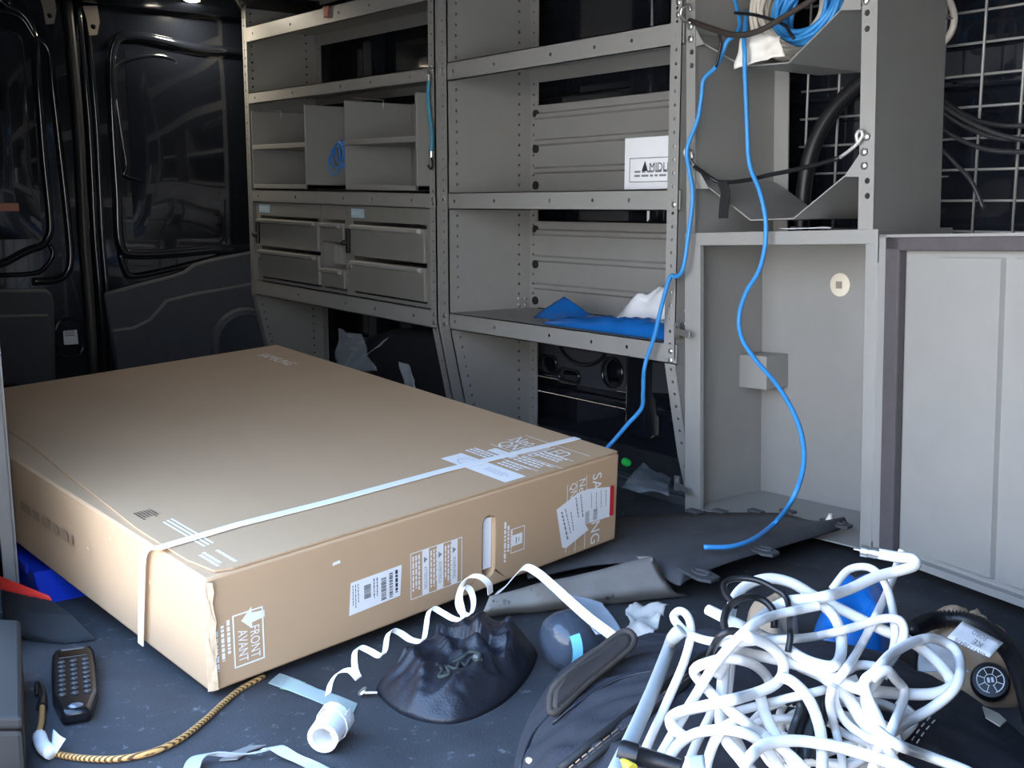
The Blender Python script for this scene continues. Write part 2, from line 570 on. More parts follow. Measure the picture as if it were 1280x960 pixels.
# lower plastic trims
tp = [(128, 366), (175, 353), (214, 343), (228, 338), (240, 329), (262, 323), (330, 310), (345, 480), (145, 480)]
t1 = obj('door_trim', MB().prism([xr(x, y, .004) for x, y in tp], (.03, 0, 0)), TRIM, d1, True, .012)
low = [(138, 412), (165, 408), (185, 398), (206, 374), (240, 366), (330, 350), (345, 480), (148, 480)]
obj('trim_step', MB().prism([xr(x, y, .034) for x, y in low], (.022, 0, 0)), TRIM, t1, True, .014)
yc, zc = yz(300, 428)
obj('speaker_pod', MB().lathe((XR+.056, yc, zc), (1, 0, 0), [(0, .165), (.018, .155), (.022, .135), (.012, .12), (.010, .02)], 28), TRIM, t1, True)
tp2 = [(-60, 362), (56, 361), (63, 366), (66, 380), (68, 480), (-60, 480)]
t2 = obj('door_trim', MB().prism([xr(x, y, .004) for x, y in tp2], (.03, 0, 0)), TRIM, d2, True, .012)
obj('trim_step', MB().prism([xr(x, y, .034) for x, y in [(-60, 395), (60, 392), (67, 480), (-60, 480)]], (.02, 0, 0)), TRIM, t2, True, .012)
rim(d2, [(72, 405), (100, 402), (102, 440), (74, 442)], .006)
obj('white_sticker', MB().prism([xr(x, y, .006) for x, y in [(79, 414), (96, 412), (98, 430), (80, 431)]], (.002, 0, 0)), PAPER, d2)
obj('sticker_print', fineprint(MB(), xr(81, 421, .0085), xr(95, 420, .0085)-xr(81, 421, .0085), Vector((0, 0, .03)), 3, random.Random(5)), GREYINK, d2)
obj('orange_label', MB().prism([xr(x, y, .034) for x, y in [(-20, 254), (23, 254), (24, 264), (-20, 264)]], (.002, 0, 0)), ORANGEL, d2)
# hinge brackets at the top of both doors
for (par, px, py, s) in ((d2, 58, 8, 1), (d1, 112, 22, 1)):
    out = [(p.y, p.z) for p in (xr(px+a*s, py+b) for a, b in [(-10, -14), (8, -14), (11, 6), (8, 22), (-2, 23), (-5, 4)])]
    q = xr(px+3, py+12)
    obj('hinge_bracket', punched(MB(), out, [circle2(q.y, q.z, .011, 12)], lambda y, z: (XR+.004, y, z), (.014, 0, 0)), BEIGE, par)
# rear header with the dome lamp
hd = struct('trim_1', MB().prism([(XR, YN, 1.62), (XR+.05, YN, 1.60), (XR+.18, YN, 1.66), (XR+.20, YN, ZC), (XR, YN, ZC)], (0, YW-YN, 0)), BLACKP, True, .012)
lp = at(237, 0, 2, 1.645)
def dome(lp, label, power):
    lamp = thing('dome_lamp', label, 'lamp', lp)
    obj('lamp_base', MB().lathe(lp+Vector((0, 0, .03)), (0, 0, -1), [(0, .055), (.022, .055), (.028, .05)], 24), BPLAST, lamp, True)
    obj('lamp_lens', MB().lathe(lp+Vector((0, 0, .002)), (0, 0, -1), [(0, .046), (.008, .042), (.013, .02)], 24), mat('lamp_glow', (1, .9, .7), .4, emit=(1, .80, .48), emis=14), lamp, True)
    li = bpy.data.lights.new('dome_light', 'AREA')
    li.shape = 'DISK'
    li.size = .09
    li.energy = power
    li.color = (1.0, .89, .72)
    lo = bpy.data.objects.new('dome_light', li)
    COL.objects.link(lo)
    lo.parent = lamp
    lo.location = (0, 0, -.014)
dome(lp, 'small glowing dome lamp on the dark rear header', 5)

# ================================================================== SHELVING
TILT = .018
def tz(x): return TILT*(-3.21-x)          # the rear unit drops a little towards the front
def shear(p): return (p.x, p.y, p.z+tz(p.x))
YB = 2.435
def panel_profile(z1):
    return [(D+.10, 0.0), (D+.06, .13), (D, .40), (D, z1), (YB, z1), (YB, 0.0)]
def front_y(z):
    if z > .40: return D
    if z > .13: return D+.06*(.40-z)/.27
    return D+.06+.04*(.13-z)/.13
def side_panel(par, x, fx0, fx1, z1, inner):
    """sheet end panel at x, front flange from fx0 to fx1; inner=+1 when the seen face looks to +x"""
    zs, z = [], .05
    while z < z1-.02:
        if z < .36 or z > .47: zs.append(z)
        z += .034
    hr = .0048
    cuts = [circle2(front_y(z)+.035, z, hr) for z in zs]+[circle2(YB-.05, z, hr) for z in zs]
    pn = obj('side_panel', punched(MB(), panel_profile(z1), cuts, lambda y, z: (x, y, z), (.004, 0, 0)), STEEL, par)
    prof = [(D+.10, 0.0), (D+.06, .13), (D, .40), (D, z1)]
    xc = (fx0+fx1)/2
    fz = [.03+.034*i for i in range(int((z1-.05)/.034)+1)]
    mb = MB()
    for (ya, za), (yb2, zb) in zip(prof, prof[1:]):
        cuts = [circle2(xc, z, hr) for z in fz if za+hr*1.3 < z < zb-hr*1.3]
        punched(mb, [(fx0, za), (fx1, za), (fx1, zb), (fx0, zb)], cuts, lambda a, b: (a, ya+(yb2-ya)*(b-za)/(zb-za), b), (0, .004, 0))
    obj('front_flange', mb, STEEL2, par)
    cuts = [circle2(x+.022, z, hr) for z in zs]
    obj('back_flange', punched(MB(), [(x, 0), (x+.045, 0), (x+.045, z1), (x, z1)], cuts, lambda a, b: (a, YB-.002, b), (0, .005, 0)), STEEL2, par)
    return pn
def shelf(par, x0, x1, zt, zb, tilt=False, slots=()):
    mb = MB()
    punched(mb, [(x0, zb), (x1, zb), (x1, zt), (x0, zt)], [circle2(x0+(x1-x0)*t, (zt+zb)/2, .006) for t in slots], lambda a, b: (a, D+.001, b), (0, .003, 0))   # front lip
    mb.box((x0, D+.001, zt-.003), (x1, YB-.005, zt))              # deck
    mb.box((x0, D+.001, zb), (x1, D+.016, zb+.003))               # return of the lip
    mb.box((x0, YB-.008, zb+.012), (x1, YB-.005, zt))             # back edge
    if tilt: mb.map(shear)
    s = obj('shelf', mb, STEEL, par)
    return s
def bolts(par, pts, n, r=.008):
    n = Vector(n)
    for p in pts:
        obj('bolt', MB().lathe(Vector(p)-n*.001, n, [(0, r), (.003, r*.95), (.0055, r*.5)], 10), ZINC, par, True)

LX0, LX1 = -4.712, -3.198
lu = thing('shelving_unit', 'grey steel shelving unit with drawers and cubby bins beside the rear doors', 'shelving', (-3.95, 2.26, 0))
side_panel(lu, -4.70, LX0, -4.672, ZC-.06, 1)
side_panel(lu, -3.202, -3.236, LX1, ZC-.01, 1)
for (zt, zb) in ((1.525, 1.462), (1.250, 1.204), (.839, .786), (.443, .380)):
    shelf(lu, -4.698, -3.203, zt, zb, True, (.06, .3, .57, .72, .9))
shelf(lu, -4.66, -4.25, 1.665, 1.635, True)
bolts(lu, [(-3.215, D-.001, z) for z in (.82, .805, .43, .40, 1.235)], (0, -1, 0))
ru = thing('shelving_unit', 'grey steel shelving unit with ribbed back panels beside the open cabinet', 'shelving', (-2.62, 2.26, 0))
side_panel(ru, -3.128, -3.180, -3.124, ZC-.01, 1)
side_panel(ru, -2.068, -2.106, -2.064, ZC-.01, 1)
for (zt, zb) in ((1.66, 1.60), (1.255, 1.197), (.839, .784), (.441, .386)):
    shelf(ru, -3.124, -2.060, zt, zb, False, (.03, .24, .5, .68, .82))
bolts(ru, [(-3.152, D-.001, z) for z in (.82, .43, .40, 1.235)]+[(-2.08, D-.001, z) for z in (1.30, 1.27, .80, .42, .395)], (0, -1, 0))
bolts(ru, [(-3.123, YB-.05, .475), (-3.123, YB-.05, .452), (-3.123, YB-.02, .475), (-3.123, YB-.02, .452)], (1, 0, 0))
bolts(ru, [(-3.10, YB-.003, .33)], (0, -1, 0), .012)
for (z0, z1) in ((.842, 1.135), (.444, .745)):
    mb = MB()
    prof = [(0, z0)]
    for t in (.25, .57, .87):
        zz = z0+(z1-z0)*t
        prof += [(0, zz-.012), (-.010, zz-.006), (-.010, zz+.006), (0, zz+.012)]
    prof.append((0, z1))
    mb.sheet([(-3.09, YB-.004+y, z) for y, z in prof], (1.02, 0, 0))
    mb.sheet([(-3.09, YB+.0+y, z) for y, z in prof], (1.02, 0, 0))
    mb.box((-3.09, YB-.004, z1-.002), (-2.07, YB+.012, z1))
    pnl = obj('back_panel', mb, STEEL, ru)
    for t in (.1, .5, .92):
        zz = z1-(z1-z0)*t
        obj('knob', MB().lathe((-3.085, YB-.006, zz), (0, -1, 0), [(0, .014), (.006, .014), (.010, .009)], 14), RUBBER, pnl, True)

# cubby bins ---------------------------------------------------------
def xd(px, py=240): return at(px, py, 1, D).x
def cubby(px0, px1, label):
    x0, x1 = xd(px0), xd(px1)
    z0, z1 = .845, 1.175
    y0, y1 = D+.004, D+.30
    t = thing('cubby_bin', label, 'bin', ((x0+x1)/2, (y0+y1)/2, z0+tz((x0+x1)/2)), None, 'steel cubby bins above the drawers')
    for (nm, a, b) in (('side', (x0, y0, z0), (x0+.004, y1, z1)), ('side', (x1-.012, y0, z0), (x1, y1, z1)),
                       ('bottom', (x0, y0, z0), (x1, y1, z0+.018)), ('divider_shelf', (x0+.004, y0, (z0+z1)/2), (x1-.012, y1, (z0+z1)/2+.020)),
                       ('back', (x0, y1-.004, z0), (x1, y1, z1))):
        obj(nm, MB().box(a, b).map(shear), STEEL2 if nm in ('bottom', 'divider_shelf') else STEEL, t, False, .0015)
    w = MB().tube([Vector((x0+.02, y0+.03, z1+.01)), Vector(((x0+x1)/2, y0+.02, z1-.012)), Vector(((x0+x1)/2, y0+.02, z1-.045))], .0022, 6).map(shear)
    obj('wire_clip', w, ZINC, t, 'all')
    return t
cubby(316, 383, 'two-tier grey steel cubby bin next to the rear doors')
cubby(431, 521, 'wider two-tier grey steel cubby bin beside the turquoise bungee')

# drawer cabinets ------------------------------------------------------
ZD0, ZD1 = .446, .785
def drawer_cab(px0, px1, rows, label, inset, lab=None, latch=None, open_row=None):
    x0, x1 = xd(px0), xd(px1)
    y0 = D+.006
    t = thing('drawer_cabinet', label, 'drawers', ((x0+x1)/2, y0+.15, ZD0+tz((x0+x1)/2)), None, 'drawer cabinets in the rear shelving unit')
    mb = MB()
    top = .055
    a, b = inset
    for q0, q1 in (((x0, y0, ZD0), (x0+a, y0+.004, ZD1)), ((x1-b, y0, ZD0), (x1, y0+.004, ZD1)), ((x0+a, y0, ZD1-top), (x1-b, y0+.004, ZD1)), ((x0+a, y0, ZD0), (x1-b, y0+.004, ZD0+.012)),
                   ((x0, y0+.004, ZD0), (x0+.003, y0+.297, ZD1)), ((x1-.003, y0+.004, ZD0), (x1, y0+.297, ZD1)), ((x0, y0+.297, ZD0), (x1, y0+.30, ZD1)), ((x0+.003, y0+.004, ZD0), (x1-.003, y0+.297, ZD0+.003))):
        mb.box(q0, q1)
    bd = obj('body', mb.map(shear), DRAWER, t)
    fx0, fx1 = x0+a+.004, x1-b-.004
    zz0, zz1 = ZD0+.014, ZD1-top-.004
    h = (zz1-zz0)/rows
    for r in range(rows):
        za, zb = zz0+r*h+.006, zz0+(r+1)*h-.010
        if open_row == r:
            for k in range(4):
                xx = fx0+(fx1-fx0)*(k+.6)/4.4
                obj('folder_divider', MB().box((xx, y0+.03, za), (xx+.003, y0+.2, zb-.012*(k % 2))).map(shear), STEEL2, t)
            continue
        dr = obj('drawer', MB().box((fx0, y0-.010, za), (fx1, y0+.012, zb)).map(shear), DRAWER, t, False, .003)
        obj('drawer_tray', MB().box((fx0+.006, y0+.012, za+.01), (fx1-.006, y0+.27, zb-.02)).map(shear), DRAWER, dr)
        hb = MB().prism([(fx0+.003, y0-.011, zb-.020), (fx0+.003, y0-.028, zb-.014), (fx0+.003, y0-.029, zb-.003), (fx0+.003, y0-.011, zb+.001)], (fx1-fx0-.02, 0, 0))
        obj('handle', hb.map(shear), SILVER if rows == 2 and px0 > 430 else STEEL2, dr, False, .0012)
    if lab:
        q = MB()
        xa, xb = xd(lab[0]), xd(lab[1])
        lo = obj('maker_label', MB().box((xa, y0-.0015, ZD1-.043), (xb, y0, ZD1-.010)).map(shear), TINLABEL, t)
        obj('label_print', fineprint(q, (xa+.004, y0-.002, ZD1-.034), (xb-xa-.01, 0, 0), (0, 0, .016), 2, random.Random(3)).map(shear), PAPER, lo)
    if latch:
        xl = xd(latch)
        la = obj('latch', MB().box((xl-.012, y0-.014, ZD0+.16), (xl+.010, y0-.001, ZD1-.085)).map(shear), BPLAST, t, False, .003)
        obj('latch_knob', MB().lathe((xl-.002, y0-.014, ZD0+.20+tz(xl)), (0, -1, 0), [(0, .012), (.016, .010), (.020, .006)], 12), BPLAST, la, True)
        obj('lock', MB().lathe((xl, y0-.001, ZD0+.11+tz(xl)), (0, -1, 0), [(0, .014), (.006, .013), (.008, .006)], 14), ZINC, t, True)
    return t
drawer_cab(318, 399, 2, 'grey steel drawer cabinet with two drawers next to the rear doors', (.045, .012), (322, 335), 321)
drawer_cab(399.5, 431, 3, 'narrow grey drawer cabinet with its middle drawer missing', (.012, .012), None, None, 1)
drawer_cab(431.5, 536, 2, 'wide grey drawer cabinet with bright handles beside the shelf post', (.050, .025), (437, 453), 434)

# wheel arch ------------------------------------------------------------
wa = MB()
prof = [Vector((-4.22, 2.21, 0)), Vector((-4.16, 2.21, .10)), Vector((-4.05, 2.21, .20)), Vector((-3.90, 2.21, .28)), Vector((-3.72, 2.21, .325)), Vector((-3.5, 2.21, .34)), Vector((-3.22, 2.21, .33)), Vector((-3.22, 2.21, 0))]
wa.prism(prof, (0, .30, 0))
obj('wheel_arch', wa, mat('black_carpet', (.010, .011, .014), .9, 0, .2, 60, .5, 400), wal, True, .03)

# ================================================================== CABINET AND RACK (leaning slightly)
CM = Matrix.Translation((-2.012, D, 0)) @ Matrix.Rotation(R(-2.0), 4, 'Y')
CI = CM.inverted()
def cl(px, py, y=0.0):
    """pixel to the cabinet frame, on its plane y"""
    p0 = CM @ Vector((0, y, 0))
    return CI @ on_plane(px, py, p0, (CM.to_3x3() @ Vector((0, 1, 0))))
CW = cl(1094, 500).x
ZL1, ZL0 = cl(970, 289).z, cl(970, 306).z
CDEP = .285
cab = thing('tall_cabinet', 'open grey steel cabinet with its door swung wide beside the shelving', 'cabinet', None, CM)
def cb(name, mb, m=CABIN, par=None, bevel=.0015, smooth=False):
    return obj(name, mb.xf(CM), m, par or cab, smooth, bevel)
cb('left_side', MB().box((.006, .004, 0), (.010, CDEP, ZL0+.01)), CABIN)
cb('right_side', MB().box((CW-.010, .004, 0), (CW-.004, CDEP, ZL0+.01)))
cb('back', MB().box((.006, CDEP, 0), (CW-.004, CDEP+.004, ZL0+.01)))
cb('bottom', MB().box((.006, .004, .012), (CW-.004, CDEP, .016)))
lx = cl(876, 400).x
rx = cl(1081, 400).x
cb('front_post', MB().box((.0, -.003, 0), (lx, .012, ZL0+.01)), STEEL2)
cb('front_post', MB().box((rx, -.003, 0), (CW, .012, ZL1)), STEEL2)
cb('top', MB().box((.002, -.004, ZL0), (CW-.002, CDEP, ZL1)), STEEL2)
q = cl(1051, 356, CDEP)
kb = cb('cable_plug', MB().lathe(q, (0, -1, 0), [(0, .030), (.004, .030), (.007, .024)], 28), CREAM, None, 0, True)
obj('plug_mark', MB().box((q.x-.009, q.y-.0085, q.z-.009), (q.x+.009, q.y-.007, q.z+.009)).xf(CM), BEIGE, kb)
# small square housing hung in the back corner
a = cl(918, 442, CDEP-.09)
bx0, bz1 = a.x, a.z
b = cl(950, 487, CDEP-.09)
jb = cb('corner_housing', MB().box((bx0, CDEP-.09, b.z), (b.x+.02, CDEP, bz1)), STEEL2, None, .003)
for py in (413, 604):
    a = cl(850, py)
    lt = cb('door_catch', MB().prism([(a.x-.004, -.006, a.z+.016), (a.x+.012, -.03, a.z+.010), (a.x+.066, -.034, a.z+.002), (a.x+.066, -.034, a.z-.014), (a.x+.012, -.030, a.z-.008), (a.x-.004, -.006, a.z-.014)], (0, .003, 0)), ZINC, None, .001)
    obj('catch_plate', MB().box((a.x-.014, -.008, a.z-.02), (a.x+.004, -.003, a.z+.02)).xf(CM), ZINC, lt)
# door folded fully open
dx0 = cl(1104, 500).x
dx1 = dx0+.54
DZ1 = cl(1111, 293).z
DM = CM @ Matrix.Translation((dx0, 0, 0)) @ Matrix.Rotation(R(-14), 4, 'Z') @ Matrix.Translation((-dx0, 0, 0))
dr = obj('door', MB().box((dx0, .0, .02), (dx1, .012, DZ1)).xf(DM), CABIN, cab, False, .003)
for a, b in (((dx0, -.02, .02), (dx0+.02, 0, DZ1)), ((dx1-.02, -.02, .02), (dx1, 0, DZ1)), ((dx0, -.02, DZ1-.006), (dx1, 0, DZ1)), ((dx0, -.02, .02), (dx1, 0, .035))):
    obj('door_rim', MB().box(a, b).xf(DM), CABIN, dr)
gx = dx0+.062
for a, b in (((dx0+.02, -.022, .035), (gx, 0, DZ1-.006)), ((dx1-.045, -.022, .035), (dx1-.02, 0, DZ1-.006)), ((dx0+.02, -.022, DZ1-.034), (dx1-.02, 0, DZ1-.006))):
    obj('foam_gasket', MB().box(a, b).xf(DM), GASKET, dr, False, .004)
def dl(px, py):
    p0 = DM @ Vector((dx0, 0, 0))
    return DM.inverted() @ on_plane(px, py, p0, DM.to_3x3() @ Vector((0, 1, 0)))
hx0, hx1 = dl(1172, 500).x, dl(1252, 500).x
mb = MB().prism([(hx0, 0, .05), (hx0+.004, -.010, .05), (hx1-.004, -.010, .05), (hx1, 0, .05)], (0, 0, DZ1-.05-.048))
obj('raised_stiffener', mb.xf(DM), CABIN, dr)
mb = MB().prism([(hx1+.024, 0, .05), (hx1+.028, -.010, .05), (hx1+.12, -.010, .05), (hx1+.124, 0, .05)], (0, 0, DZ1-.05-.048))
obj('raised_stiffener', mb.xf(DM), CABIN, dr)
mb = MB()
z = .05
while z < DZ1-.06:
    mb.cyl((CW+.012, -.006, z), (CW+.012, -.006, z+.013), .0045, n=8)
    z += .018
obj('piano_hinge', mb.xf(CM), SILVER, dr, kind='stuff')
obj('hinge_leaf', MB().box((CW, -.002, .04), (dx0, .006, DZ1-.06)).xf(CM), CABIN, dr)

# rack of channel trays over the cabinet
RM = CM @ Matrix.Translation((0, 0, ZL1))
rack = thing('cable_rack', 'tall grey steel rack with two trough-shaped trays above the cabinet', 'rack', None, RM)
ZT = 1.46
def rk(name, mb, m=STEEL, par=None, bevel=0, smooth=False):
    return obj(name, mb.xf(CM), m, par or rack, smooth, bevel)
fxa, fxb = cl(859, 200).x, cl(870, 200).x
rk('side_panel', MB().box((fxb-.006, .0, ZL1), (fxb-.002, .30, ZT)), CABIN)
def rflange(x0, x1, px, pys):
    cuts = [circle2(p.x, p.z, .007) for p in (cl(px, py, -.003) for py in pys)]
    rk('front_flange', punched(MB(), [(x0, ZL1), (x1, ZL1), (x1, ZT), (x0, ZT)], cuts, lambda a, b: (a, -.003, b), (0, .005, 0)), STEEL2)
rflange(fxa, fxb, 864.5, (65, 82))
rk('back_flange', MB().box((fxb-.006, .298, ZL1), (fxb+.045, .302, ZT)), STEEL2)
ra, rb = cl(1075, 200).x, cl(1094, 200).x
rk('side_panel', MB().box((rb-.004, .0, ZL1), (rb, .25, ZT)), CABIN)
rflange(ra, rb, 1084, (16, 36, 226, 245))
bb = []
for px, py in ((864, 33), (864, 49), (865, 226), (1084, 171), (1081, 190), (1081, 207), (1083, 1)):
    p = cl(px, py, -.003)
    rk('bolt', MB().lathe(p, (0, -1, 0), [(0, .010), (.004, .009), (.007, .005)], 10), ZINC, None, 0, True)
for px, py in ((957, 215), (957, 231)):
    p = cl(px, py, .28)
    rk('bolt', MB().lathe(p, (0, -1, 0), [(0, .012), (.005, .011), (.008, .005)], 10), ZINC, None, 0, True)
def tray(pix):
    pts = [cl(px, py) for px, py in pix]
    pts[0].x = max(pts[0].x, fxb-.002)
    pts[-1].x = rb-.006
    up = [p+Vector((0, 0, .0025)) for p in pts]
    poly = [Vector((p.x, 0, p.z)) for p in pts]
    mb = MB()
    for a, b in zip(pts, pts[1:]):
        n = Vector((-(b.z-a.z), 0, b.x-a.x)).normalized()*.003
        mb.obox((a.x, .003, a.z), (b.x-a.x, 0, b.z-a.z), n, (0, .285, 0))
    o = rk('tray', mb, STEEL)
    return o, poly
t_low, P_low = tray([(871, 226), (886, 236), (937, 276), (991, 274), (1055, 221), (1076, 220)])
t_up, P_up = tray([(866, 44), (880, 56), (928, 84), (985, 79), (1050, 13), (1076, 11)])
rk('tray_flange', MB().prism([cl(px, py, -.001) for px, py in ((870, 36), (880, 55), (870, 58))], (0, .002, 0)), STEEL2)
rk('tray_flange', MB().prism([cl(px, py, -.001) for px, py in ((1076, -12), (1076, 12), (1050, 13), (1060, -12))], (0, .002, 0)), STEEL2)
rk('tray_flange', MB().prism([cl(px, py, -.001) for px, py in ((1076, 190), (1076, 221), (1055, 221))], (0, .002, 0)), STEEL2)
rk('tray_flange', MB().prism([cl(px, py, -.001) for px, py in ((870, 206), (886, 236), (870, 236))], (0, .002, 0)), STEEL2)

# wire guard on the side wall behind the rack
YM = 2.455
mesh_t = thing('wire_guard', 'grey welded wire mesh guard over the black side wall', 'mesh', (-1.4, YM, .7))
wm = mat('galvanised_wire', (.34, .335, .32), .4, .3, .1, 30)
for z in [1.667-.0715*i for i in range(14)]:
    obj('wire', MB().tube([(-1.98, YM, z), (-.75, YM, z)], .0034, 6), wm, mesh_t, 'all')
for x in [-1.955+.0985*i for i in range(13)]:
    obj('wire', MB().tube([(x, YM-.006, .70), (x, YM-.006, ZC-.03)], .0034, 6), wm, mesh_t, 'all')

from mathutils.bvhtree import BVHTree
def drape(mb, trees, lift):
    """lay a thin sheet over what is under it, as seen from the open door"""
    for i, p in enumerate(mb.v):
        d = p-C0
        L_ = d.length
        d.normalize()
        for t in trees:
            h_ = t.ray_cast(C0, d)
            if h_[0] is not None and L_ > h_[3]-lift:
                L_ = h_[3]-lift
        mb.v[i] = C0+d*L_
    return mb

# ================================================================== THE TV CARTON
BW, BL, BT = .998, 1.383, .202
BM = Matrix.Translation((-1.678, .648, .0095)) @ Matrix.Rotation(R(96.4385), 4, 'Z') @ Matrix.Rotation(R(-3.011), 4, 'Y') @ Matrix.Rotation(R(4.608), 4, 'X')
BI = BM.inverted()
BR = BM.to_3x3()
def bl(px, py, face):
    if face == 'top': p0, n = (0, 0, BT), (0, 0, 1)
    elif face == 'front': p0, n = (0, 0, 0), (0, 1, 0)
    else: p0, n = (0, 0, 0), (1, 0, 0)
    return BI @ on_plane(px, py, BM @ Vector(p0), BR @ Vector(n))
box = thing('television_carton', 'big flat brown television carton bound with a white strap', 'box', None, BM)
def bx(name, mb, m, par=None, **k):
    return obj(name, mb.xf(BM), m, par or box, **k)
rnd = random.Random(11)
# shell with a real hand hole in the near end
hc = bl(611, 683, 'front')
HW, HH = .0135, .062
stad = []
for i in range(17):
    a = math.pi*i/16
    stad.append((hc.x+HW*math.cos(a), hc.z+(HH-HW)+HW*math.sin(a)))
for i in range(17):
    a = math.pi+math.pi*i/16
    stad.append((hc.x+HW*math.cos(a), hc.z-(HH-HW)+HW*math.sin(a)))
bm_ = bmesh.new()
def loop(pts):
    vv = [bm_.verts.new(p) for p in pts]
    return vv, [bm_.edges.new((vv[i], vv[(i+1) % len(vv)])) for i in range(len(vv))]
NS = 24
outer = [(BW*i/NS, 0, 0) for i in range(NS)]+[(BW, 0, 0), (BW, 0, BT/2)]+[(BW-BW*i/NS, 0, BT) for i in range(NS)]+[(0, 0, BT), (0, 0, BT/2)]
ov, oe = loop(outer)
iv, ie = loop([(x, 0, z) for x, z in stad])
bmesh.ops.triangle_fill(bm_, use_beauty=True, use_dissolve=False, edges=oe+ie)
dv = [bm_.verts.new((v.co.x, .03, v.co.z)) for v in iv]
for i in range(len(iv)):
    j = (i+1) % len(iv)
    bm_.faces.new((iv[i], iv[j], dv[j], dv[i]))
bm_.verts.index_update()
mb = MB().add([v.co.copy() for v in bm_.verts], [tuple(v.index for v in f.verts) for f in bm_.faces])
bm_.free()
def grid(o, u, v, nu, nv, amp, nrm, seed, edge=0):
    g = MB()
    vs, fs = [], []
    o, u, v, nrm = Vector(o), Vector(u), Vector(v), Vector(nrm)
    for i in range(nu+1):
        for j in range(nv+1):
            a, b = i/nu, j/nv
            p = o+u*a+v*b
            if amp and 0 < i < nu and 0 < j < nv:
                p += nrm*amp*noise.noise(Vector((a*u.length*4+seed, b*v.length*4, seed)))
            vs.append(p)
    for i in range(nu):
        for j in range(nv):
            k = i*(nv+1)+j
            fs.append((k, k+nv+1, k+nv+2, k+1))
    return g.add(vs, fs)
for g in (grid((0,0,BT), (BW,0,0), (0,BL,0), 24, 30, .003, (0,0,1), 1), grid((0,0,0), (0,BL,0), (0,0,BT), 30, 2, .006, (-1,0,0), 2),
          grid((BW,0,0), (0,BL,0), (0,0,BT), 30, 2, 0, (1,0,0), 3), grid((0,BL,0), (BW,0,0), (0,0,BT), 24, 2, 0, (0,1,0), 4), grid((0,0,0), (BW,0,0), (0,BL,0), 24, 30, 0, (0,0,-1), 5)):
    mb.add(g.v, g.f)
bx('carton_shell', mb, CARD, smooth=True, bevel=.005)
bx('foam_insert', MB().box((hc.x-.0125, .007, hc.z-.050), (hc.x+.0125, .05, hc.z+.058)), FOAM)
# lid sheet folded over the top, open along its edge near the near side
sm = [bl(px, py, 'top') for px, py in ((14, 543), (36, 556), (75, 588), (130, 630), (170, 665), (200, 697), (214, 708))]
sm = [Vector((max(p.x, .012), p.y, BT)) for p in sm]
poly = [Vector((BW-.003, BL-.003, BT+.0025)), Vector((sm[0].x-.012, BL-.003, BT+.006))]+[Vector((p.x, p.y, BT+.006)) for p in sm]+[Vector((sm[-1].x+.012, .012, BT+.003)), Vector((sm[-1].x+.04, .003, BT+.0025)), Vector((BW-.003, .003, BT+.0025))]
lid = bx('lid_sheet', MB().prism([Vector((p.x, p.y, BT+.0012)) for p in poly], (0, 0, .0035)), CARD)
TZ = BT+.0052
# crushed corner and ragged layers on the near upright edge
for k in range(4):
    pts, ws = [], []
    for i in range(12):
        z = .006+(BT-.012)*i/11
        pts.append(Vector((-.002+.003*k+rnd.uniform(-.002, .002), -.002-.001*k+.0018*math.sin(i*1.3+k), z)))
        ws.append(Vector((.007+rnd.uniform(-.003, .003), -.003, 0)))
    bx('torn_edge', MB().ribbon(pts, ws, .0012), CARD2)
for k in range(9):
    y = rnd.uniform(.1, 1.0)
    z = rnd.uniform(.05, BT-.01)
    bx('scuff', MB().add([(-.0068, y, z), (-.0068, y+rnd.uniform(.004, .012), z+.002), (-.0068, y+.004, z+rnd.uniform(.004, .012))], [(0, 1, 2)]), CARD2)
a = bl(420, 704, 'front')
bx('scuff', MB().add([(a.x-.008, -.0006, a.z-.003), (a.x+.009, -.0006, a.z-.002), (a.x+.008, -.0006, a.z+.004), (a.x-.007, -.0006, a.z+.003)], [(0, 1, 2, 3)]), PAPER)
# strap
sp = [bl(px, py, 'top') for px, py in ((198, 690), (300, 660), (410, 632), (560, 591), (716, 553))]
l0 = bl(188, 712, 'left'); l1 = bl(182, 806, 'left')
pts = [Vector((-.009, l1.y, .0)), Vector((-.010, (l0.y+l1.y)/2, BT*.5)), Vector((-.009, l0.y, BT*.93)), Vector((-.004, sp[0].y, BT+.007))]+[Vector((p.x, p.y, BT+.0075)) for p in sp[0:]]
pts[4].x = max(pts[4].x, .012)
pts[-1].x = min(pts[-1].x, BW-.015)
pts.append(Vector((BW-.004, sp[-1].y+.003, BT+.0065)))
pts.append(Vector((BW+.0025, sp[-1].y+.003, BT-.006)))
pts.append(Vector((BW+.003, sp[-1].y+.003, BT-.03)))
pts.append(Vector((BW+.003, sp[-1].y+.003, .01)))
cp = catmull(pts[:5], 6)[:-1]+pts[4:]
ws = []
for i, p in enumerate(cp):
    ws.append(Vector((0, -.020, 0)))
bx('strap', MB().ribbon(cp, ws, .0016), STRAPW)

# printing -------------------------------------------------------------
FY = -.0009
def fp(px, py):
    p = bl(px, py, 'front')
    return Vector((p.x, FY, p.z))
def tp_(px, py, lift=0.0):
    p = bl(px, py, 'top')
    return Vector((p.x, p.y, TZ+lift))
def ftext(s, a, b, cap, mb=None):
    """end-face words that read downwards: baseline from pixel a to pixel b, cap height towards +x"""
    p, q = fp(*a), fp(*b)
    return text_mb(s, p, (0, 0, q.z-p.z), (cap, 0, 0), mb)
def ttext(s, a, b, cap, mb=None):
    p, q = tp_(*a), tp_(*b)
    return text_mb(s, p, (0, q.y-p.y, 0), (cap, 0, 0), mb)
PRN = [('front_arrow_print', MB())]
pr = PRN[-1][1]
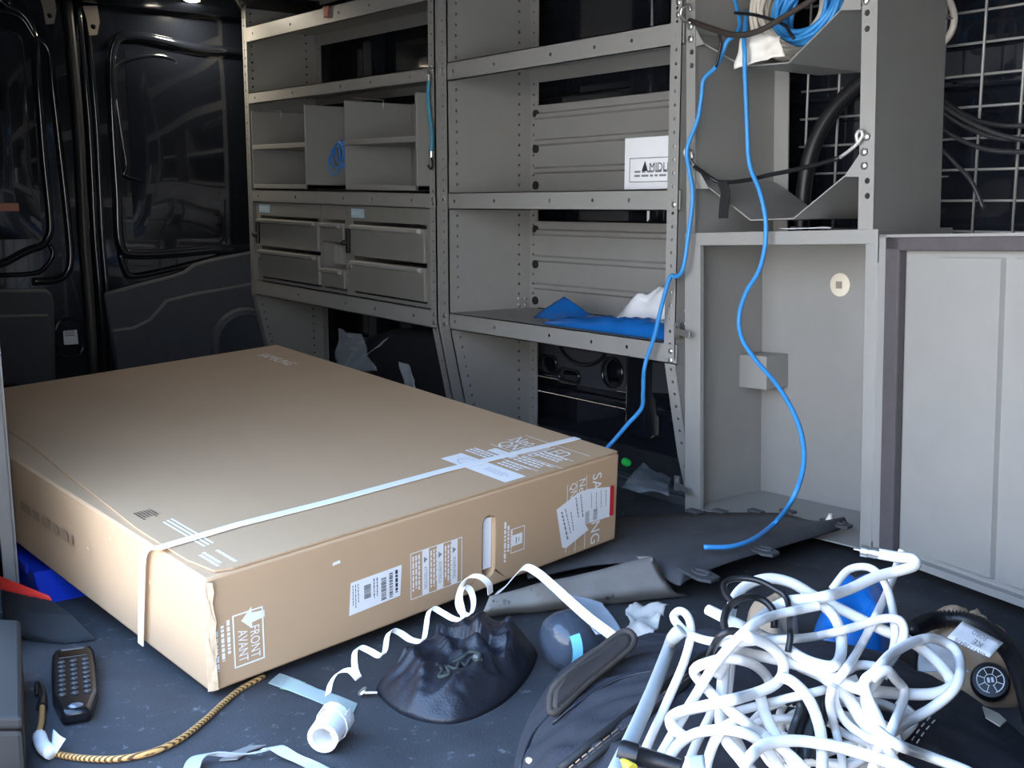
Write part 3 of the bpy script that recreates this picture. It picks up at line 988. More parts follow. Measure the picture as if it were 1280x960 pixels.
# FRONT / AVANT
o = fp(293, 836); e = fp(331, 822); tt = fp(292, 769)
fh = tt.z-o.z
frame(pr, (o.x, FY, o.z), (e.x-o.x, 0, 0), (0, 0, fh), .0028)
fw = e.x-o.x
text_mb('FRONT', (o.x+fw*.56, FY, o.z+fh*.68), (0, 0, -fh*.60), (fw*.30, 0, 0), pr)
text_mb('AVANT', (o.x+fw*.16, FY, o.z+fh*.68), (0, 0, -fh*.60), (fw*.30, 0, 0), pr)
ax_, az_ = o.x+fw*.28, o.z+fh*.85
pr.add([(ax_, FY, az_), (ax_+.020, FY, az_+.020), (ax_+.020, FY, az_+.009), (ax_+.044, FY, az_+.006), (ax_+.044, FY, az_-.006), (ax_+.020, FY, az_-.009), (ax_+.020, FY, az_-.020)], [tuple(range(7))])
for k in range(4):
    fineprint(pr, (o.x-.012-.011*k, FY, o.z+fh*(.95-.07*k)), (0, 0, -fh*(.72+.05*k)), (.007, 0, 0), 1, rnd, .8)
PRN.append(('warning_panel_print', MB()))
pr = PRN[-1][1]
# warning panel
o = fp(513, 750); e = fp(577, 727); tt = fp(516, 691)
w_, h_ = e.x-o.x, tt.z-o.z
frame(pr, (o.x, FY, o.z), (w_, 0, 0), (0, 0, h_), .0016)
wk = MB()
for k, wd in enumerate(('ATTENTION', 'ADVERTENCIA', 'WARNING')):
    x0 = o.x+w_*(.22+.28*k)
    quad(pr, (x0, FY, o.z), (w_*.13, 0, 0), (0, 0, h_))
    text_mb(wd, (x0+w_*.035, FY-.0003, o.z+h_*.62), (0, 0, -h_*.48), (w_*.06, 0, 0), wk)
    tri = [(x0+w_*.03, FY-.0003, o.z+h_*.84), (x0+w_*.03, FY-.0003, o.z+h_*.70), (x0+w_*.10, FY-.0003, o.z+h_*.77)]
    wk.add(tri, [(0, 1, 2)])
for x0 in (.03, .37, .65):
    for r_ in range(3):
        fineprint(pr, (o.x+w_*(x0+.055*r_), FY, o.z+h_*.92), (0, 0, -h_*.85), (w_*.035, 0, 0), 1, rnd, .8)
PRN.append(('lift_symbol_print', MB()))
pr = PRN[-1][1]
# lift symbol beside the hand hole
for k in range(3):
    fineprint(pr, (fp(629, 690).x+.009*k, FY, fp(633, 652).z-.01*k), (0, 0, -.09+.02*k), (.006, 0, 0), 1, rnd, .9)
o = fp(638, 692); e = fp(655, 686); tt = fp(638, 662)
frame(pr, (o.x, FY, o.z), (e.x-o.x, 0, 0), (0, 0, tt.z-o.z), .0016)
quad(pr, (o.x+.003, FY, o.z+(tt.z-o.z)*.28), ((e.x-o.x)*.75, 0, 0), (0, 0, (tt.z-o.z)*.45))
wk.add([(o.x+(e.x-o.x)*a, FY-.0003, o.z+(tt.z-o.z)*b) for a, b in ((.35, .36), (.42, .36), (.42, .62), (.35, .62))], [(0, 1, 2, 3)])
wk.add([(o.x+(e.x-o.x)*a, FY-.0003, o.z+(tt.z-o.z)*b) for a, b in ((.55, .42), (.60, .42), (.60, .58), (.55, .58))], [(0, 1, 2, 3)])
PRN.append(('end_name_print', MB()))
pr = PRN[-1][1]
# maker name and model down the far side of the end
ftext('SAMSUNG', (741, 593), (739, 680), .028, pr)
ftext('Neo QLED', (724, 600), (722, 662), .020, pr)
ftext('QN90B', (713, 605), (712, 642), .019, pr)
for px, a, b in ((709, 606, 690), (721, 601, 688), (733, 594, 684)):
    p, q_ = fp(px, a), fp(px, b)
    quad(pr, (p.x, FY, q_.z), (.0016, 0, 0), (0, 0, p.z-q_.z))
PRN.append(('top_model_print', MB()))
pr = PRN[-1][1]
# the top
bx('top_name_print', ttext('SAMSUNG', (321, 446), (358, 459), .034), WHITEP)
ttext('Neo QLED', (636, 553), (704, 574), .040, pr)
ttext('QN90B', (619, 558), (666, 574), .038, pr)
def tline(a, b, w=.0022):
    p, q_ = tp_(*a), tp_(*b)
    quad(pr, (p.x, q_.y, TZ), (w, 0, 0), (0, p.y-q_.y, 0))
for a, b in (((656, 547), (734, 574)), ((634, 552), (714, 580)), ((613, 558), (700, 590)), ((593, 564), (672, 592))):
    tline(a, b)
p = tp_(604, 561)
quad(pr, (p.x-.012, p.y-.10, TZ), (.026, 0, 0), (0, .075, 0))
for (a, b) in (((580, 566), (610, 577)), ((640, 577), (680, 590)), ((620, 582), (655, 594)), ((670, 572), (702, 582))):
    p, q_ = tp_(*a), tp_(*b)
    for k in range(3):
        fineprint(pr, (p.x+.012*k, p.y, TZ), (0, q_.y-p.y, 0), (.008, 0, 0), 1, rnd, .9)
PRN.append(('white_strip_print', MB()))
pr = PRN[-1][1]
# white strip with the round mark on it (the square code is left blank)
p, q_ = tp_(551, 576), tp_(632, 606)
quad(pr, (p.x, q_.y, TZ), (.058, 0, 0), (0, p.y-q_.y, 0))
tpm = MB()
c_ = Vector((p.x+.028, p.y-.055, TZ+.0004))
for k in range(16):
    a0, a1 = 2*math.pi*k/16, 2*math.pi*(k+1)/16
    tpm.add([c_+Vector((math.cos(a)*r_, math.sin(a)*r_*1.4, 0)) for a, r_ in ((a0, .017), (a1, .017), (a1, .019), (a0, .019))], [(0, 1, 2, 3)])
fineprint(tpm, (p.x+.02, p.y-.11, TZ+.0004), (0, -.07, 0), (.022, 0, 0), 3, rnd, .4)
PRN.append(('corner_stripe_print', MB()))
pr = PRN[-1][1]
# stripes and small words at the near corner, stamped mark
for k in range(3):
    a, b = tp_(203+5*k, 656-2*k), tp_(247+5*k, 689-2*k)
    quad(pr, (a.x, b.y, TZ), (.004, 0, 0), (0, a.y-b.y, 0))
for (px, py, px2, py2) in ((247, 698, 275, 716), (251, 695, 279, 712), (268, 692, 292, 709)):
    a, b = tp_(px, py), tp_(px2, py2)
    fineprint(pr, (a.x, a.y, TZ), (0, b.y-a.y, 0), (.007, 0, 0), 1, rnd, .9)
for nm_, p_ in PRN:
    bx(nm_, p_, WHITEP)['kind'] = 'stuff'
bx('printing_on_white', wk, GREYINK)['kind'] = 'stuff'
bx('top_mark_printing', tpm, mat('pale_grey_ink', (.5, .5, .52), .6))['kind'] = 'stuff'
st = MB()
a = tp_(166, 645)
for i in range(6):
    fineprint(st, (a.x+.006*i, a.y, TZ), (0, -.045, 0), (.004, 0, 0), 1, rnd, .9)
bx('stamped_mark', st, mat('brown_stamp', (.10, .07, .05), .7))
sd = MB()
a = bl(30, 628, 'left')
fineprint(sd, (-.0068, a.y, a.z-.02), (0, -.34, 0), (0, 0, .026), 1, rnd, .8)
bx('side_stamp', sd, mat('brown_side_stamp', (.30, .20, .12), .7))['kind'] = 'stuff'
# barcode label
o = fp(436, 770); e = fp(500, 745); tt = fp(440, 728)
w_, h_ = e.x-o.x, tt.z-o.z
lb = bx('barcode_label', MB().add([(o.x, FY, o.z), (e.x, FY, o.z+.004), (e.x+.004, FY, o.z+h_+.002), (o.x+.005, FY, tt.z)], [(0, 1, 2, 3)]), PAPER)
ik = MB()
def bars(mb, o, u, v, n, fy):
    t = 0
    o, u, v = Vector(o), Vector(u), Vector(v)
    while t < 1:
        w = rnd.choice((.02, .035, .05))
        quad(mb, o+v*t, u, v*w)
        t += w+rnd.choice((.02, .04))
F2 = FY-.0004
bars(ik, (o.x+w_*.62, F2, o.z+h_*.12), (w_*.10, 0, 0), (0, 0, h_*.70), 20, F2)
bars(ik, (o.x+w_*.78, F2, o.z+h_*.12), (w_*.07, 0, 0), (0, 0, h_*.74), 20, F2)
bars(ik, (o.x+w_*.29, F2, o.z+h_*.36), (w_*.13, 0, 0), (0, 0, h_*.42), 9, F2)
fineprint(ik, (o.x+w_*.89, F2, o.z+h_*.93), (0, 0, -h_*.85), (w_*.06, 0, 0), 1, rnd, .8)
for k in range(3):
    fineprint(ik, (o.x+w_*(.07+.05*k), F2, o.z+h_*.9), (0, 0, -h_*.75), (w_*.015, 0, 0), 1, rnd, .9)
for k in range(2):
    fineprint(ik, (o.x+w_*(.47+.06*k), F2, o.z+h_*.9), (0, 0, -h_*.75), (w_*.02, 0, 0), 1, rnd, .9)
bx('label_ink', ik, INK, lb)
# shipping labels, one over the other
def plabel(name, pix, lift, m, par=None):
    p = [fp(*q) for q in pix]
    return bx(name, MB().add([(v.x, FY-lift, v.z) for v in p], [tuple(range(len(p)))]), m, par)
s1 = plabel('shipping_label', [(695, 637), (722, 616), (735, 611), (764, 608), (763, 645), (731, 655), (735, 662), (707, 685), (702, 684)], .0006, PAPER)
plabel('red_label_edge', [(762, 607), (767, 606), (766, 643), (761, 645)], .0010, RED, s1)
ik = MB()
for (a, b, w) in (((700, 640), (709, 681), .005), ((705, 636), (713, 672), .003), ((712, 640), (716, 668), .003), ((718, 622), (722, 654), .004), ((724, 618), (727, 650), .004), ((738, 616), (738, 640), .002), ((744, 615), (744, 640), .002), ((750, 613), (750, 636), .002), ((756, 612), (756, 634), .002)):
    p, q_ = fp(*a), fp(*b)
    fineprint(ik, (p.x, FY-.0012, p.z), (q_.x-p.x, 0, q_.z-p.z), (w, 0, .0), 1, rnd, .9)
for (px, py) in ((733, 647), (743, 643)):
    p = fp(px, py)
    bars(ik, (p.x-.006, FY-.0012, p.z-.012), (.013, 0, 0), (0, 0, .026), 5, F2)
bx('label_ink', ik, GREYINK, s1)

# ================================================================== SMALL THINGS: makers
def lump(outline, h, seed, wr=.25, freq=9.0, nr=14, base=0.0, k=4, sharp=.5, skew=None, hf=None, folds=0, fa=0.0, flow=None, ex=None):
    """soft heap: closed outline of points on its base, height h, wrinkled"""
    ol = catmull(outline, k, True)
    c = sum(ol, Vector())/len(ol)
    if skew: c = Vector(skew)
    n = len(ol)
    vs, fs = [], []
    for i in range(nr+1):
        t = i/nr                         # 0 rim, 1 centre
        for j in range(n):
            p = ol[j].lerp(c, t)
            rise = math.sin(min(1, t*1.15)*math.pi/2)**sharp if t > 0 else 0
            hh = h*rise
            if hf: hh *= hf(p)
            q = Vector((p.x*freq, p.y*freq, seed))
            if flow:
                fx, fy = flow
                q = Vector(((p.x*fx+p.y*fy)*freq*.55+.9*noise.noise(p*freq*.6), (p.x*-fy+p.y*fx)*freq*1.7, seed))
            rdg = 1-abs(noise.noise(q))*2
            w = wr*h*(rdg*.6+noise.noise(q*2.3)*.6)*(min(1, t*4))*(1-.3*t)
            if folds:
                an = math.atan2(p.y-c.y, p.x-c.x)
                fo = noise.noise(Vector((math.cos(an)*folds, math.sin(an)*folds, seed+t*1.4)))
                w += fa*h*(1-2.2*abs(fo))*math.sin(math.pi*min(1, t*1.25+.05))
            if ex: w += ex(p)*min(1, t*3.5)
            off = Vector((noise.noise(q+Vector((7, 0, 0))), noise.noise(q+Vector((0, 7, 0))), 0))*wr*h*.5*math.sin(math.pi*min(1, t*1.2))
            vs.append(Vector((p.x, p.y, base+max(.001*i, hh+w if t > 0 else 0)))+off)
    for i in range(nr):
        for j in range(n):
            fs.append((i*n+j, i*n+(j+1) % n, (i+1)*n+(j+1) % n, (i+1)*n+j))
    fs.append(tuple(range(n))[::-1])
    return MB().add(vs, fs)
def crumple(c00, c10, c11, c01, nu, nv, amp, seed, freq=14, th=.0015):
    """creased thin sheet between four corners, with thickness"""
    c00, c10, c11, c01 = map(Vector, (c00, c10, c11, c01))
    nrm = (c10-c00).cross(c01-c00).normalized()
    top, fs = [], []
    for i in range(nu+1):
        for j in range(nv+1):
            a, b = i/nu, j/nv
            p = c00*(1-a)*(1-b)+c10*a*(1-b)+c11*a*b+c01*(1-a)*b
            q = p*freq+Vector((seed, seed*.7, seed*1.3))
            d = (1-2*abs(noise.noise(q)))*.7+noise.noise(q*2.1)*.5
            e = Vector((noise.noise(q+Vector((5, 0, 0))), noise.noise(q+Vector((0, 5, 0))), noise.noise(q+Vector((0, 0, 5)))))
            top.append(p+nrm*amp*d+e*amp*.6)
    m = len(top)
    k = nv+1
    vs = top+[p-nrm*th for p in top]
    for i in range(nu):
        for j in range(nv):
            a = i*k+j
            fs.append((a, a+k, a+k+1, a+1))
            fs.append((m+a, m+a+1, m+a+k+1, m+a+k))
    ring = [i*k for i in range(nu+1)]+[nu*k+j for j in range(1, nv+1)]+[i*k+nv for i in range(nu-1, -1, -1)]+[j for j in range(nv-1, 0, -1)]
    for i in range(len(ring)):
        a, b = ring[i], ring[(i+1) % len(ring)]
        fs.append((a, b, m+b, m+a))
    return MB().add(vs, fs)
def cable(name, pts, r, m, label, cat='cable', group=None, k=6, n=8, closed=False):
    return obj(name, MB().tube(catmull(pts, k, closed), r, n, closed), m, None, 'all', 0, label, cat, group)

# ================================================================== THINGS ON THE SHELVES
# white carton behind the shelf post
ZS = .841
p0 = at(780, 236, 1, D+.06)
mx0, mx1 = p0.x, -2.075
mid = thing('white_carton', 'small white carton with a black printed label on the middle shelf', 'box', ((mx0+mx1)/2, D+.12, ZS))
obj('carton_shell', MB().box((mx0, D+.06, ZS), (mx1, D+.20, at(780, 173, 1, D+.06).z)), PAPER, mid, False, .002)
lx0, lz0 = at(787, 228, 1, D+.06).x, at(787, 228, 1, D+.06).z
lz1 = at(788, 198, 1, D+.06).z
yl = D+.0588
q = MB()
frame(q, (lx0, yl, lz0), (mx1-lx0-.004, 0, 0), (0, 0, lz1-lz0), .0016)
obj('label_border', q, INK, mid)
tx = at(812, 214, 1, yl)
obj('label_name', text_mb('MIDLITE', (tx.x, yl, tx.z), (.104, 0, 0), (0, 0, .022)), INK, mid, kind='stuff')
tr = at(802, 214, 1, yl)
obj('label_triangle', MB().add([(tr.x, yl, tr.z), (tr.x+.024, yl, tr.z), (tr.x+.013, yl, tr.z+.028)], [(0, 1, 2)]), INK, mid)
obj('label_small_print', fineprint(MB(), (lx0+.02, yl, lz0+.012), (mx1-lx0-.04, 0, 0), (0, 0, .022), 2, rnd, .5), GREYINK, mid, kind='stuff')
# blue film and crumpled white paper on the low shelf
Z4 = .443
mb = crumple(at(667, 397, 1, D+.12), at(752, 407, 1, D+.05), at(750, 402, 1, D+.12), at(705, 370, 1, D+.14), 14, 10, .006, 3)
bf = thing('blue_film_bag', 'blue plastic film bag folded up on the low shelf', 'plastic bag', at(740, 410, 1, D+.06))
obj('raised_fold', mb, BLUEFILM, bf, 'all')
ol = [Vector((x, y, Z4)) for x, y in ((-2.66, D+.03), (-2.45, D+.022), (-2.2, D+.02), (-2.09, D+.03), (-2.085, D+.10), (-2.25, D+.13), (-2.5, D+.13), (-2.66, D+.12))]
obj('flat_part', lump(ol, .045, 4, .35, 14, base=Z4, hf=lambda p: .35+.65*min(1, max(0, (p.x+2.66)/.5))), BLUEFILM, bf, 'all')
ol = [Vector((x, y, Z4)) for x, y in ((-2.50, D+.16), (-2.35, D+.145), (-2.2, D+.14), (-2.10, D+.14), (-2.10, D+.22), (-2.10, D+.30), (-2.3, D+.29), (-2.48, D+.25))]
wp = obj('crumpled_paper', lump(ol, .13, 9, .35, 11, base=Z4, nr=18, sharp=.8, hf=lambda p: .55+.45*min(1, max(0, (p.x+2.5)/.35))), PAPER, None, 'all', 0, 'crumpled white paper heaped beside the blue film on the low shelf', 'paper')
y0 = at(795, 405, 1, D+.138)
obj('yellow_tag', crumple(y0+Vector((-.05, 0, -.012)), y0+Vector((.05, 0, -.010)), y0+Vector((.048, .012, .014)), y0+Vector((-.04, .012, .012)), 6, 4, .003, 2), YELLOW, None, 'all', 0, 'small yellow tag lying against the crumpled white paper', 'tag')
# blue patch cable coiled between the cubby bins
pts = []
c_ = Vector((xd(409), D+.07, .966))
for i in range(90):
    a = i*.42
    rr = .062+.022*math.sin(i*.9)
    pts.append(c_+Vector((rr*math.cos(a)*.9+.0004*i-.02, -.02+.0008*i, rr*math.sin(a)+.025*math.sin(i*.05))))
cable('patch_cable', pts, .0035, mat('light_blue_jacket', (.05, .28, .80), .35), 'thin blue cable coiled between the two cubby bins', 'cable', None, 3, 6)
obj('blue_pouch', lump([Vector((xd(417), D+.16, .842)), Vector((xd(429), D+.16, .842)), Vector((xd(429), D+.23, .842)), Vector((xd(420), D+.23, .842))], .11, 3, .3, 20, base=.845+tz(xd(424)), nr=8), mat('deep_blue_plastic', (.02, .07, .55), .4), None, 'all', 0, 'small dark blue plastic piece behind the coiled blue cable', 'plastic')
# turquoise bungee hung on the shelf post
pts = [at(x, y, 1, D-.02) for x, y in ((536, 100), (535, 120), (537, 145), (540, 170), (539, 190))]
bu = thing('bungee_cord', 'turquoise bungee cord hanging from the shelf post by its hook', 'bungee cord', pts[-1])
obj('cord', MB().tube(catmull(pts, 5), .0065, 8), TURQ, bu, 'all')
obj('hook', MB().tube(catmull([at(x, y, 1, D-.02) for x, y in ((536, 101), (534, 94), (537, 86), (541, 88))], 5), .004, 6), ZINC, bu, 'all')
obj('ferrule', MB().cyl(at(536, 101, 1, D-.02), at(536, 94, 1, D-.02), .009, .007, 10), ZINC, bu, True)
obj('ferrule', MB().cyl(at(539, 189, 1, D-.02), at(539, 197, 1, D-.02), .009, .008, 10), ZINC, bu, True)
obj('hook', MB().tube(catmull([at(x, y, 1, D-.02) for x, y in ((539, 197), (541, 206), (538, 211), (535, 207))], 5), .0035, 6), KCABLE, bu, 'all')
# red tag stuck on the top lip
p = at(409, 15, 1, D-.001)
obj('red_tag', crumple(p+Vector((-.022, -.002, -.020)), p+Vector((.020, -.002, -.022)), p+Vector((.022, -.006, .020)), p+Vector((-.020, -.005, .022)), 4, 6, .003, 5), PINK, None, 'all', 0, 'small red tag stuck on the lip of the highest shelf', 'tag')

# ================================================================== THINGS IN THE RACK AND CABINET
def coil(name, c, ax, r, loops, tr, m, label, seed, squash=1.0, spread=.05, var=.10, arc=(0, 360), up=Vector((0, 0, 1))):
    rn = random.Random(seed)
    ax = Vector(ax).normalized()
    N = (up-ax*up.dot(ax)).normalized()
    B = ax.cross(N)
    pts = []
    ph = [rn.uniform(-1, 1) for _ in range(loops*2+2)]
    nper = 22
    for i in range(loops*nper):
        a = 2*math.pi*i/nper
        l = i/nper
        k = int(l)
        f = l-k
        rr = r*(1-var+var*(ph[k]*(1-f)+ph[k+1]*f)+.08)
        h = spread*(ph[loops+k]*(1-f)+ph[loops+k+1]*f)
        pts.append(Vector(c)+(N*math.cos(a)*squash+B*math.sin(a))*rr+ax*(h+.01*math.sin(a*2+k)))
    return obj(name, MB().tube(catmull(pts, 2), tr, 7), m, None, 'all', 0, label, 'cable')
def cw(x, y, z): return CM @ Vector((x, y, z))
zt = P_up[2].z
mxu = (P_up[2].x+P_up[3].x)/2
coil('cream_cable_coil', cw(mxu-.058, .185, zt+.158), (.15, -1, .12), .125, 34, .0058, CREAMC, 'coil of cream cable lying in the upper trough of the rack', 4, 1, .030, .26)
coil('blue_cable_coil', cw(mxu+.075, .062, zt+.118), (-.15, -1, .15), .108, 24, .0058, BCABLE, 'coil of blue network cable lying in the upper trough of the rack', 8, .8, .026, .24)
a = cl(923, 60, -.015); b = cl(984, 80, -.012)
ol = []
obj('paper_wad', crumple(cw(a.x, -.026, zt-.006), cw(b.x, -.026, zt+.004), cw(b.x-.02, -.010, zt+.055), cw(a.x+.01, -.014, zt+.070), 16, 10, .011, 6, 22), mat('cream_paper', (.80, .76, .68), .7), None, 'all', 0, 'torn white paper wad in the upper trough under the blue coil', 'paper')
obj('paper_sheet', crumple(cw(cl(973, 287, .02).x, .02, ZL1+.004), cw(cl(1038, 287, .02).x, .02, ZL1+.004), cw(cl(1033, 280, .1).x, .12, ZL1+.006), cw(cl(985, 275, .1).x, .12, ZL1+.007), 12, 8, .0035, 3, 18), PAPER, None, 'all', 0, 'folded white paper lying on the cabinet top below the lower trough', 'paper')
# black strap across the upper trough, bungee across the lower one
kp = [cl(px, py, y) for px, py, y in ((853, 18, -.03), (862, 26, -.03), (890, 36, -.045), (920, 44, -.060), (950, 38, -.060), (985, 18, -.055), (1025, -6, -.05))]
rb_ = thing('bungee_cord', 'dark bungee cord stretched across the upper trough of the rack', 'bungee cord', CM @ kp[3])
obj('cord', MB().tube(catmull([CM @ p for p in kp[1:]], 5), .007, 8), mat('dark_brown_cord', (.035, .026, .022), .7, 0, .3, 200), rb_, 'all')
obj('hook', MB().tube(catmull([CM @ (kp[1]+Vector((x, -.004, z))) for x, z in ((.01, -.006), (-.012, 0), (-.026, .018), (-.018, .036), (.002, .036), (.008, .022))], 4), .0045, 6), ZINC, rb_, 'all')
obj('cord_tail', MB().tube(catmull([CM @ cl(px, py, -.045) for px, py in ((898, 40), (901, 52), (899, 66), (895, 84))], 4), .0035, 6), KCABLE, rb_, 'all')
kz = [cl(px, py, -.012) for px, py in ((918, 16), (945, 19), (978, 30), (986, 40), (992, 48))]
cable('cable_tie', [CM @ (p+Vector((0, .002, 0))) for p in kz], .004, KCABLE, 'black cable tie looped round the blue coil in the rack', 'cable tie')
kp = [cl(px, py, y) for px, py, y in ((868, 208, -.02), (888, 222, -.02), (902, 228, -.01), (935, 225, -.012), (960, 219, -.014), (985, 214, -.014), (1020, 206, -.014), (1050, 197, -.014))]
lb_ = thing('bungee_cord', 'black bungee cord with silver hooks strung over the lower trough', 'bungee cord', CM @ kp[2])
obj('cord', MB().tube(catmull([CM @ p for p in kp], 5), .0052, 8), KCABLE, lb_, 'all')
for ks in (((1050, 197), (1068, 183), (1078, 170), (1076, 163), (1071, 168), (1072, 178)), ((868, 208), (862, 200), (856, 192), (858, 186), (864, 190), (865, 198))):
    obj('hook', MB().tube(catmull([CM @ cl(px, py, -.014) for px, py in ks], 4), .0042, 6), SILVER, lb_, 'all')
wv = CM.to_3x3() @ Vector((.030, 0, 0))
obj('strap_end', MB().ribbon([CM @ cl(px, py, -.02) for px, py in ((903, 227), (907, 240), (905, 258), (904, 273))], wv, .002), RUBBER, lb_)
# blue cables hanging from the trough
pa = [(918, -4, .04), (925, 30, .0), (918, 44, -.025), (909, 52, -.03), (900, 74, -.03), (893, 86, -.03), (880, 99, -.03), (877, 120, -.03), (872, 150, -.03), (859, 186, -.03), (862, 215, -.03), (866, 245, -.03), (861, 290, -.03), (854, 335, -.035), (845, 346, -.03), (838, 346, -.03), (829, 375, -.03), (818, 420, -.03), (806, 458, -.04), (804, 490, -.08), (802, 510, -.12), (785, 530, -.16), (768, 550, -.2), (755, 564, -.22), (735, 590, -.26), (722, 614, -.28)]
cable('blue_cable', [at(px, py, 1, D+y) for px, py, y in pa], .0056, BCABLE, 'blue network cable hanging over the shelf post down behind the carton')
pb = [(934, 14, .03), (932, 34, -.022), (930, 52, -.040), (931, 66, -.046), (931, 82, -.044), (932, 110, -.034), (934, 160, -.03), (937, 205, -.03), (950, 240, -.03), (957, 275, -.03), (956, 310, -.03), (948, 340, -.03), (933, 365, -.03), (924, 395, -.03), (927, 422, -.04), (943, 448, -.05), (972, 482, -.08), (994, 520, -.12), (1004, 555, -.15), (1003, 590, -.18), (990, 625, -.22)]
pts = [at(px, py, 1, D+y) for px, py, y in pb]+[fl(px, py, z) for px, py, z in ((970, 652, .090), (945, 672, .083), (915, 683, .080), (880, 684, .082))]
cable('blue_cable', pts, .0056, BCABLE, 'blue network cable looping from the trough past the open cabinet to the floor')
# dark hose and wire loops behind the rack
cable('black_hose', [at(px, py, 1, YM-.04) for px, py in ((1085, 96), (1062, 116), (1040, 140), (1020, 175), (1008, 215), (1003, 262), (1002, 300))], .021, KCABLE, 'thick black hose in front of the wire guard behind the rack', 'hose')
for i, pp_ in enumerate((((1150, 95), (1180, 125), (1215, 148), (1255, 157), (1310, 156)), ((1150, 110), (1185, 145), (1225, 166), (1260, 174), (1310, 172)), ((1150, 135), (1185, 166), (1230, 186), (1280, 190), (1310, 188)), ((1150, 160), (1175, 184), (1195, 205), (1215, 228), (1230, 262)), ((1150, 105), (1190, 140), (1240, 165), (1285, 176), (1310, 178)))):
    cable('black_wire', [at(px, py, 1, YM-.03-.012*i) for px, py in pp_], .0055, mat('grey_black_wire', (.03, .03, .032), .3), 'black wire looping across the wire guard beside the rack', 'wire', 'black wires hung on the wire guard')
cable('cream_cable_loop', [at(px, py, 1, YM-.05) for px, py in ((1178, -20), (1180, 10), (1174, 38), (1168, 55), (1176, 56), (1188, 42), (1193, 25), (1190, 8), (1183, -6), (1178, -20))], .008, CREAMC, 'cream cable loop hung on the wire guard beside the rack')

# ================================================================== THINGS ON THE FLOOR
# clear film by the wheel arch
cf = cf1 = crumple(at(447, 415, 1, D+.10), at(470, 462, 1, D+.08), at(420, 462, 1, D+.08), at(418, 412, 1, D+.11), 10, 10, .025, 4, 10)
obj('clear_film', cf, CLEAR, None, 'all', 0, 'crumpled clear plastic film between the side panel and the wheel arch', 'plastic film')
cf = drape(crumple(at(478, 432, 1, D+.10), at(487, 420, 1, D+.10), at(440, 462, 1, D+.09), at(438, 455, 1, D+.09), 16, 8, .012, 14, 14), [BVHTree.FromPolygons(cf1.v, cf1.f)], .016)
obj('clear_film', cf, CLEAR, None, 'all', 0, 'bright wrinkled strip of clear film lying along the wheel arch', 'plastic film')
cf = crumple(at(497, 452, 1, 2.195), at(510, 455, 1, 2.195), at(522, 487, 1, 2.17), at(505, 489, 1, 2.17), 8, 10, .010, 8, 16)
obj('clear_bag', cf, mat('milky_film', (.62, .68, .74), .2, 0, .3, 20, .3, 40, .8, alpha=.6), None, 'all', 0, 'small clear plastic bag leaning against the black wheel arch', 'plastic bag')
# floor rail, film and green cap behind the carton
struct('trim_2', MB().box((-3.1, 2.125, 0), (-2.03, 2.20, .022)).box((-3.1, 2.145, .022), (-2.03, 2.165, .03)), mat('dull_alloy', (.11, .12, .13), .4, .5), False, .002)
g = fl(783, 578, .013)
obj('green_plug', MB().lathe(g+Vector((-.015, .006, 0)), (.9, -.35, 0), [(0, .008), (.004, .013), (.026, .013), (.032, .008)], 14), mat('green_cap_plastic', (.04, .75, .12), .35), None, True, 0, 'small bright green plug lying on the floor behind the carton', 'plug')
obj('pipe_stub', MB().lathe((-2.20, 2.47, .09), (0, -1, 0), [(0, .05), (.03, .048), (.032, .034), (.06, .032), (.065, .02)], 18), RUBBER, wal, True)
cf = crumple(fl(778, 610, .045), fl(835, 620, .045), at(838, 600, 1, 2.32), at(804, 580, 1, 2.32), 14, 10, .014, 5, 14)
obj('clear_film', cf, CLEAR, None, 'all', 0, 'clear plastic film crumpled on the floor rail behind the carton', 'plastic film')
# wheel arch liner: broad sheet and rolled lip
top_e = [(640, 700), (720, 668), (775, 648), (860, 640), (920, 640), (975, 642), (1015, 651), (1058, 652)]
bot_e = [(660, 722), (740, 706), (800, 704), (845, 728), (862, 722), (905, 704), (970, 684), (1050, 660)]
ln = thing('wheel_arch_liner', 'dusty black plastic wheel arch liner lying beside the carton', 'plastic panel', fl(850, 690))
ta = catmull([fl(px, py, z) for (px, py), z in zip(top_e, (.02, .02, .03, .045, .05, .05, .05, .055))], 5)
ba = catmull([fl(px, py, z) for (px, py), z in zip(bot_e, (.03, .03, .04, .05, .05, .055, .05, .05))], 5)
vs, fs = [], []
for i in range(len(ta)):
    for j in range(7):
        t = j/6
        vs.append(ta[i].lerp(ba[i], t)+Vector((0, 0, .018*math.sin(math.pi*t)+.004*noise.noise(ta[i]*6+Vector((t*3, 0, 0))))))
m_ = len(vs)
vs += [v-Vector((0, 0, .004)) for v in vs]
for i in range(len(ta)-1):
    for j in range(6):
        k = i*7+j
        fs += [(k, k+7, k+8, k+1), (m_+k, m_+k+1, m_+k+8, m_+k+7)]
for i in range(len(ta)-1):
    for j in (0, 6):
        k = i*7+j
        fs.append((k, k+7, m_+k+7, m_+k))
for j in range(6):
    for i in (0, len(ta)-1):
        k = i*7+j
        fs.append((k, k+1, m_+k+1, m_+k))
obj('sheet', MB().add(vs, fs), LINER, ln, 'all')
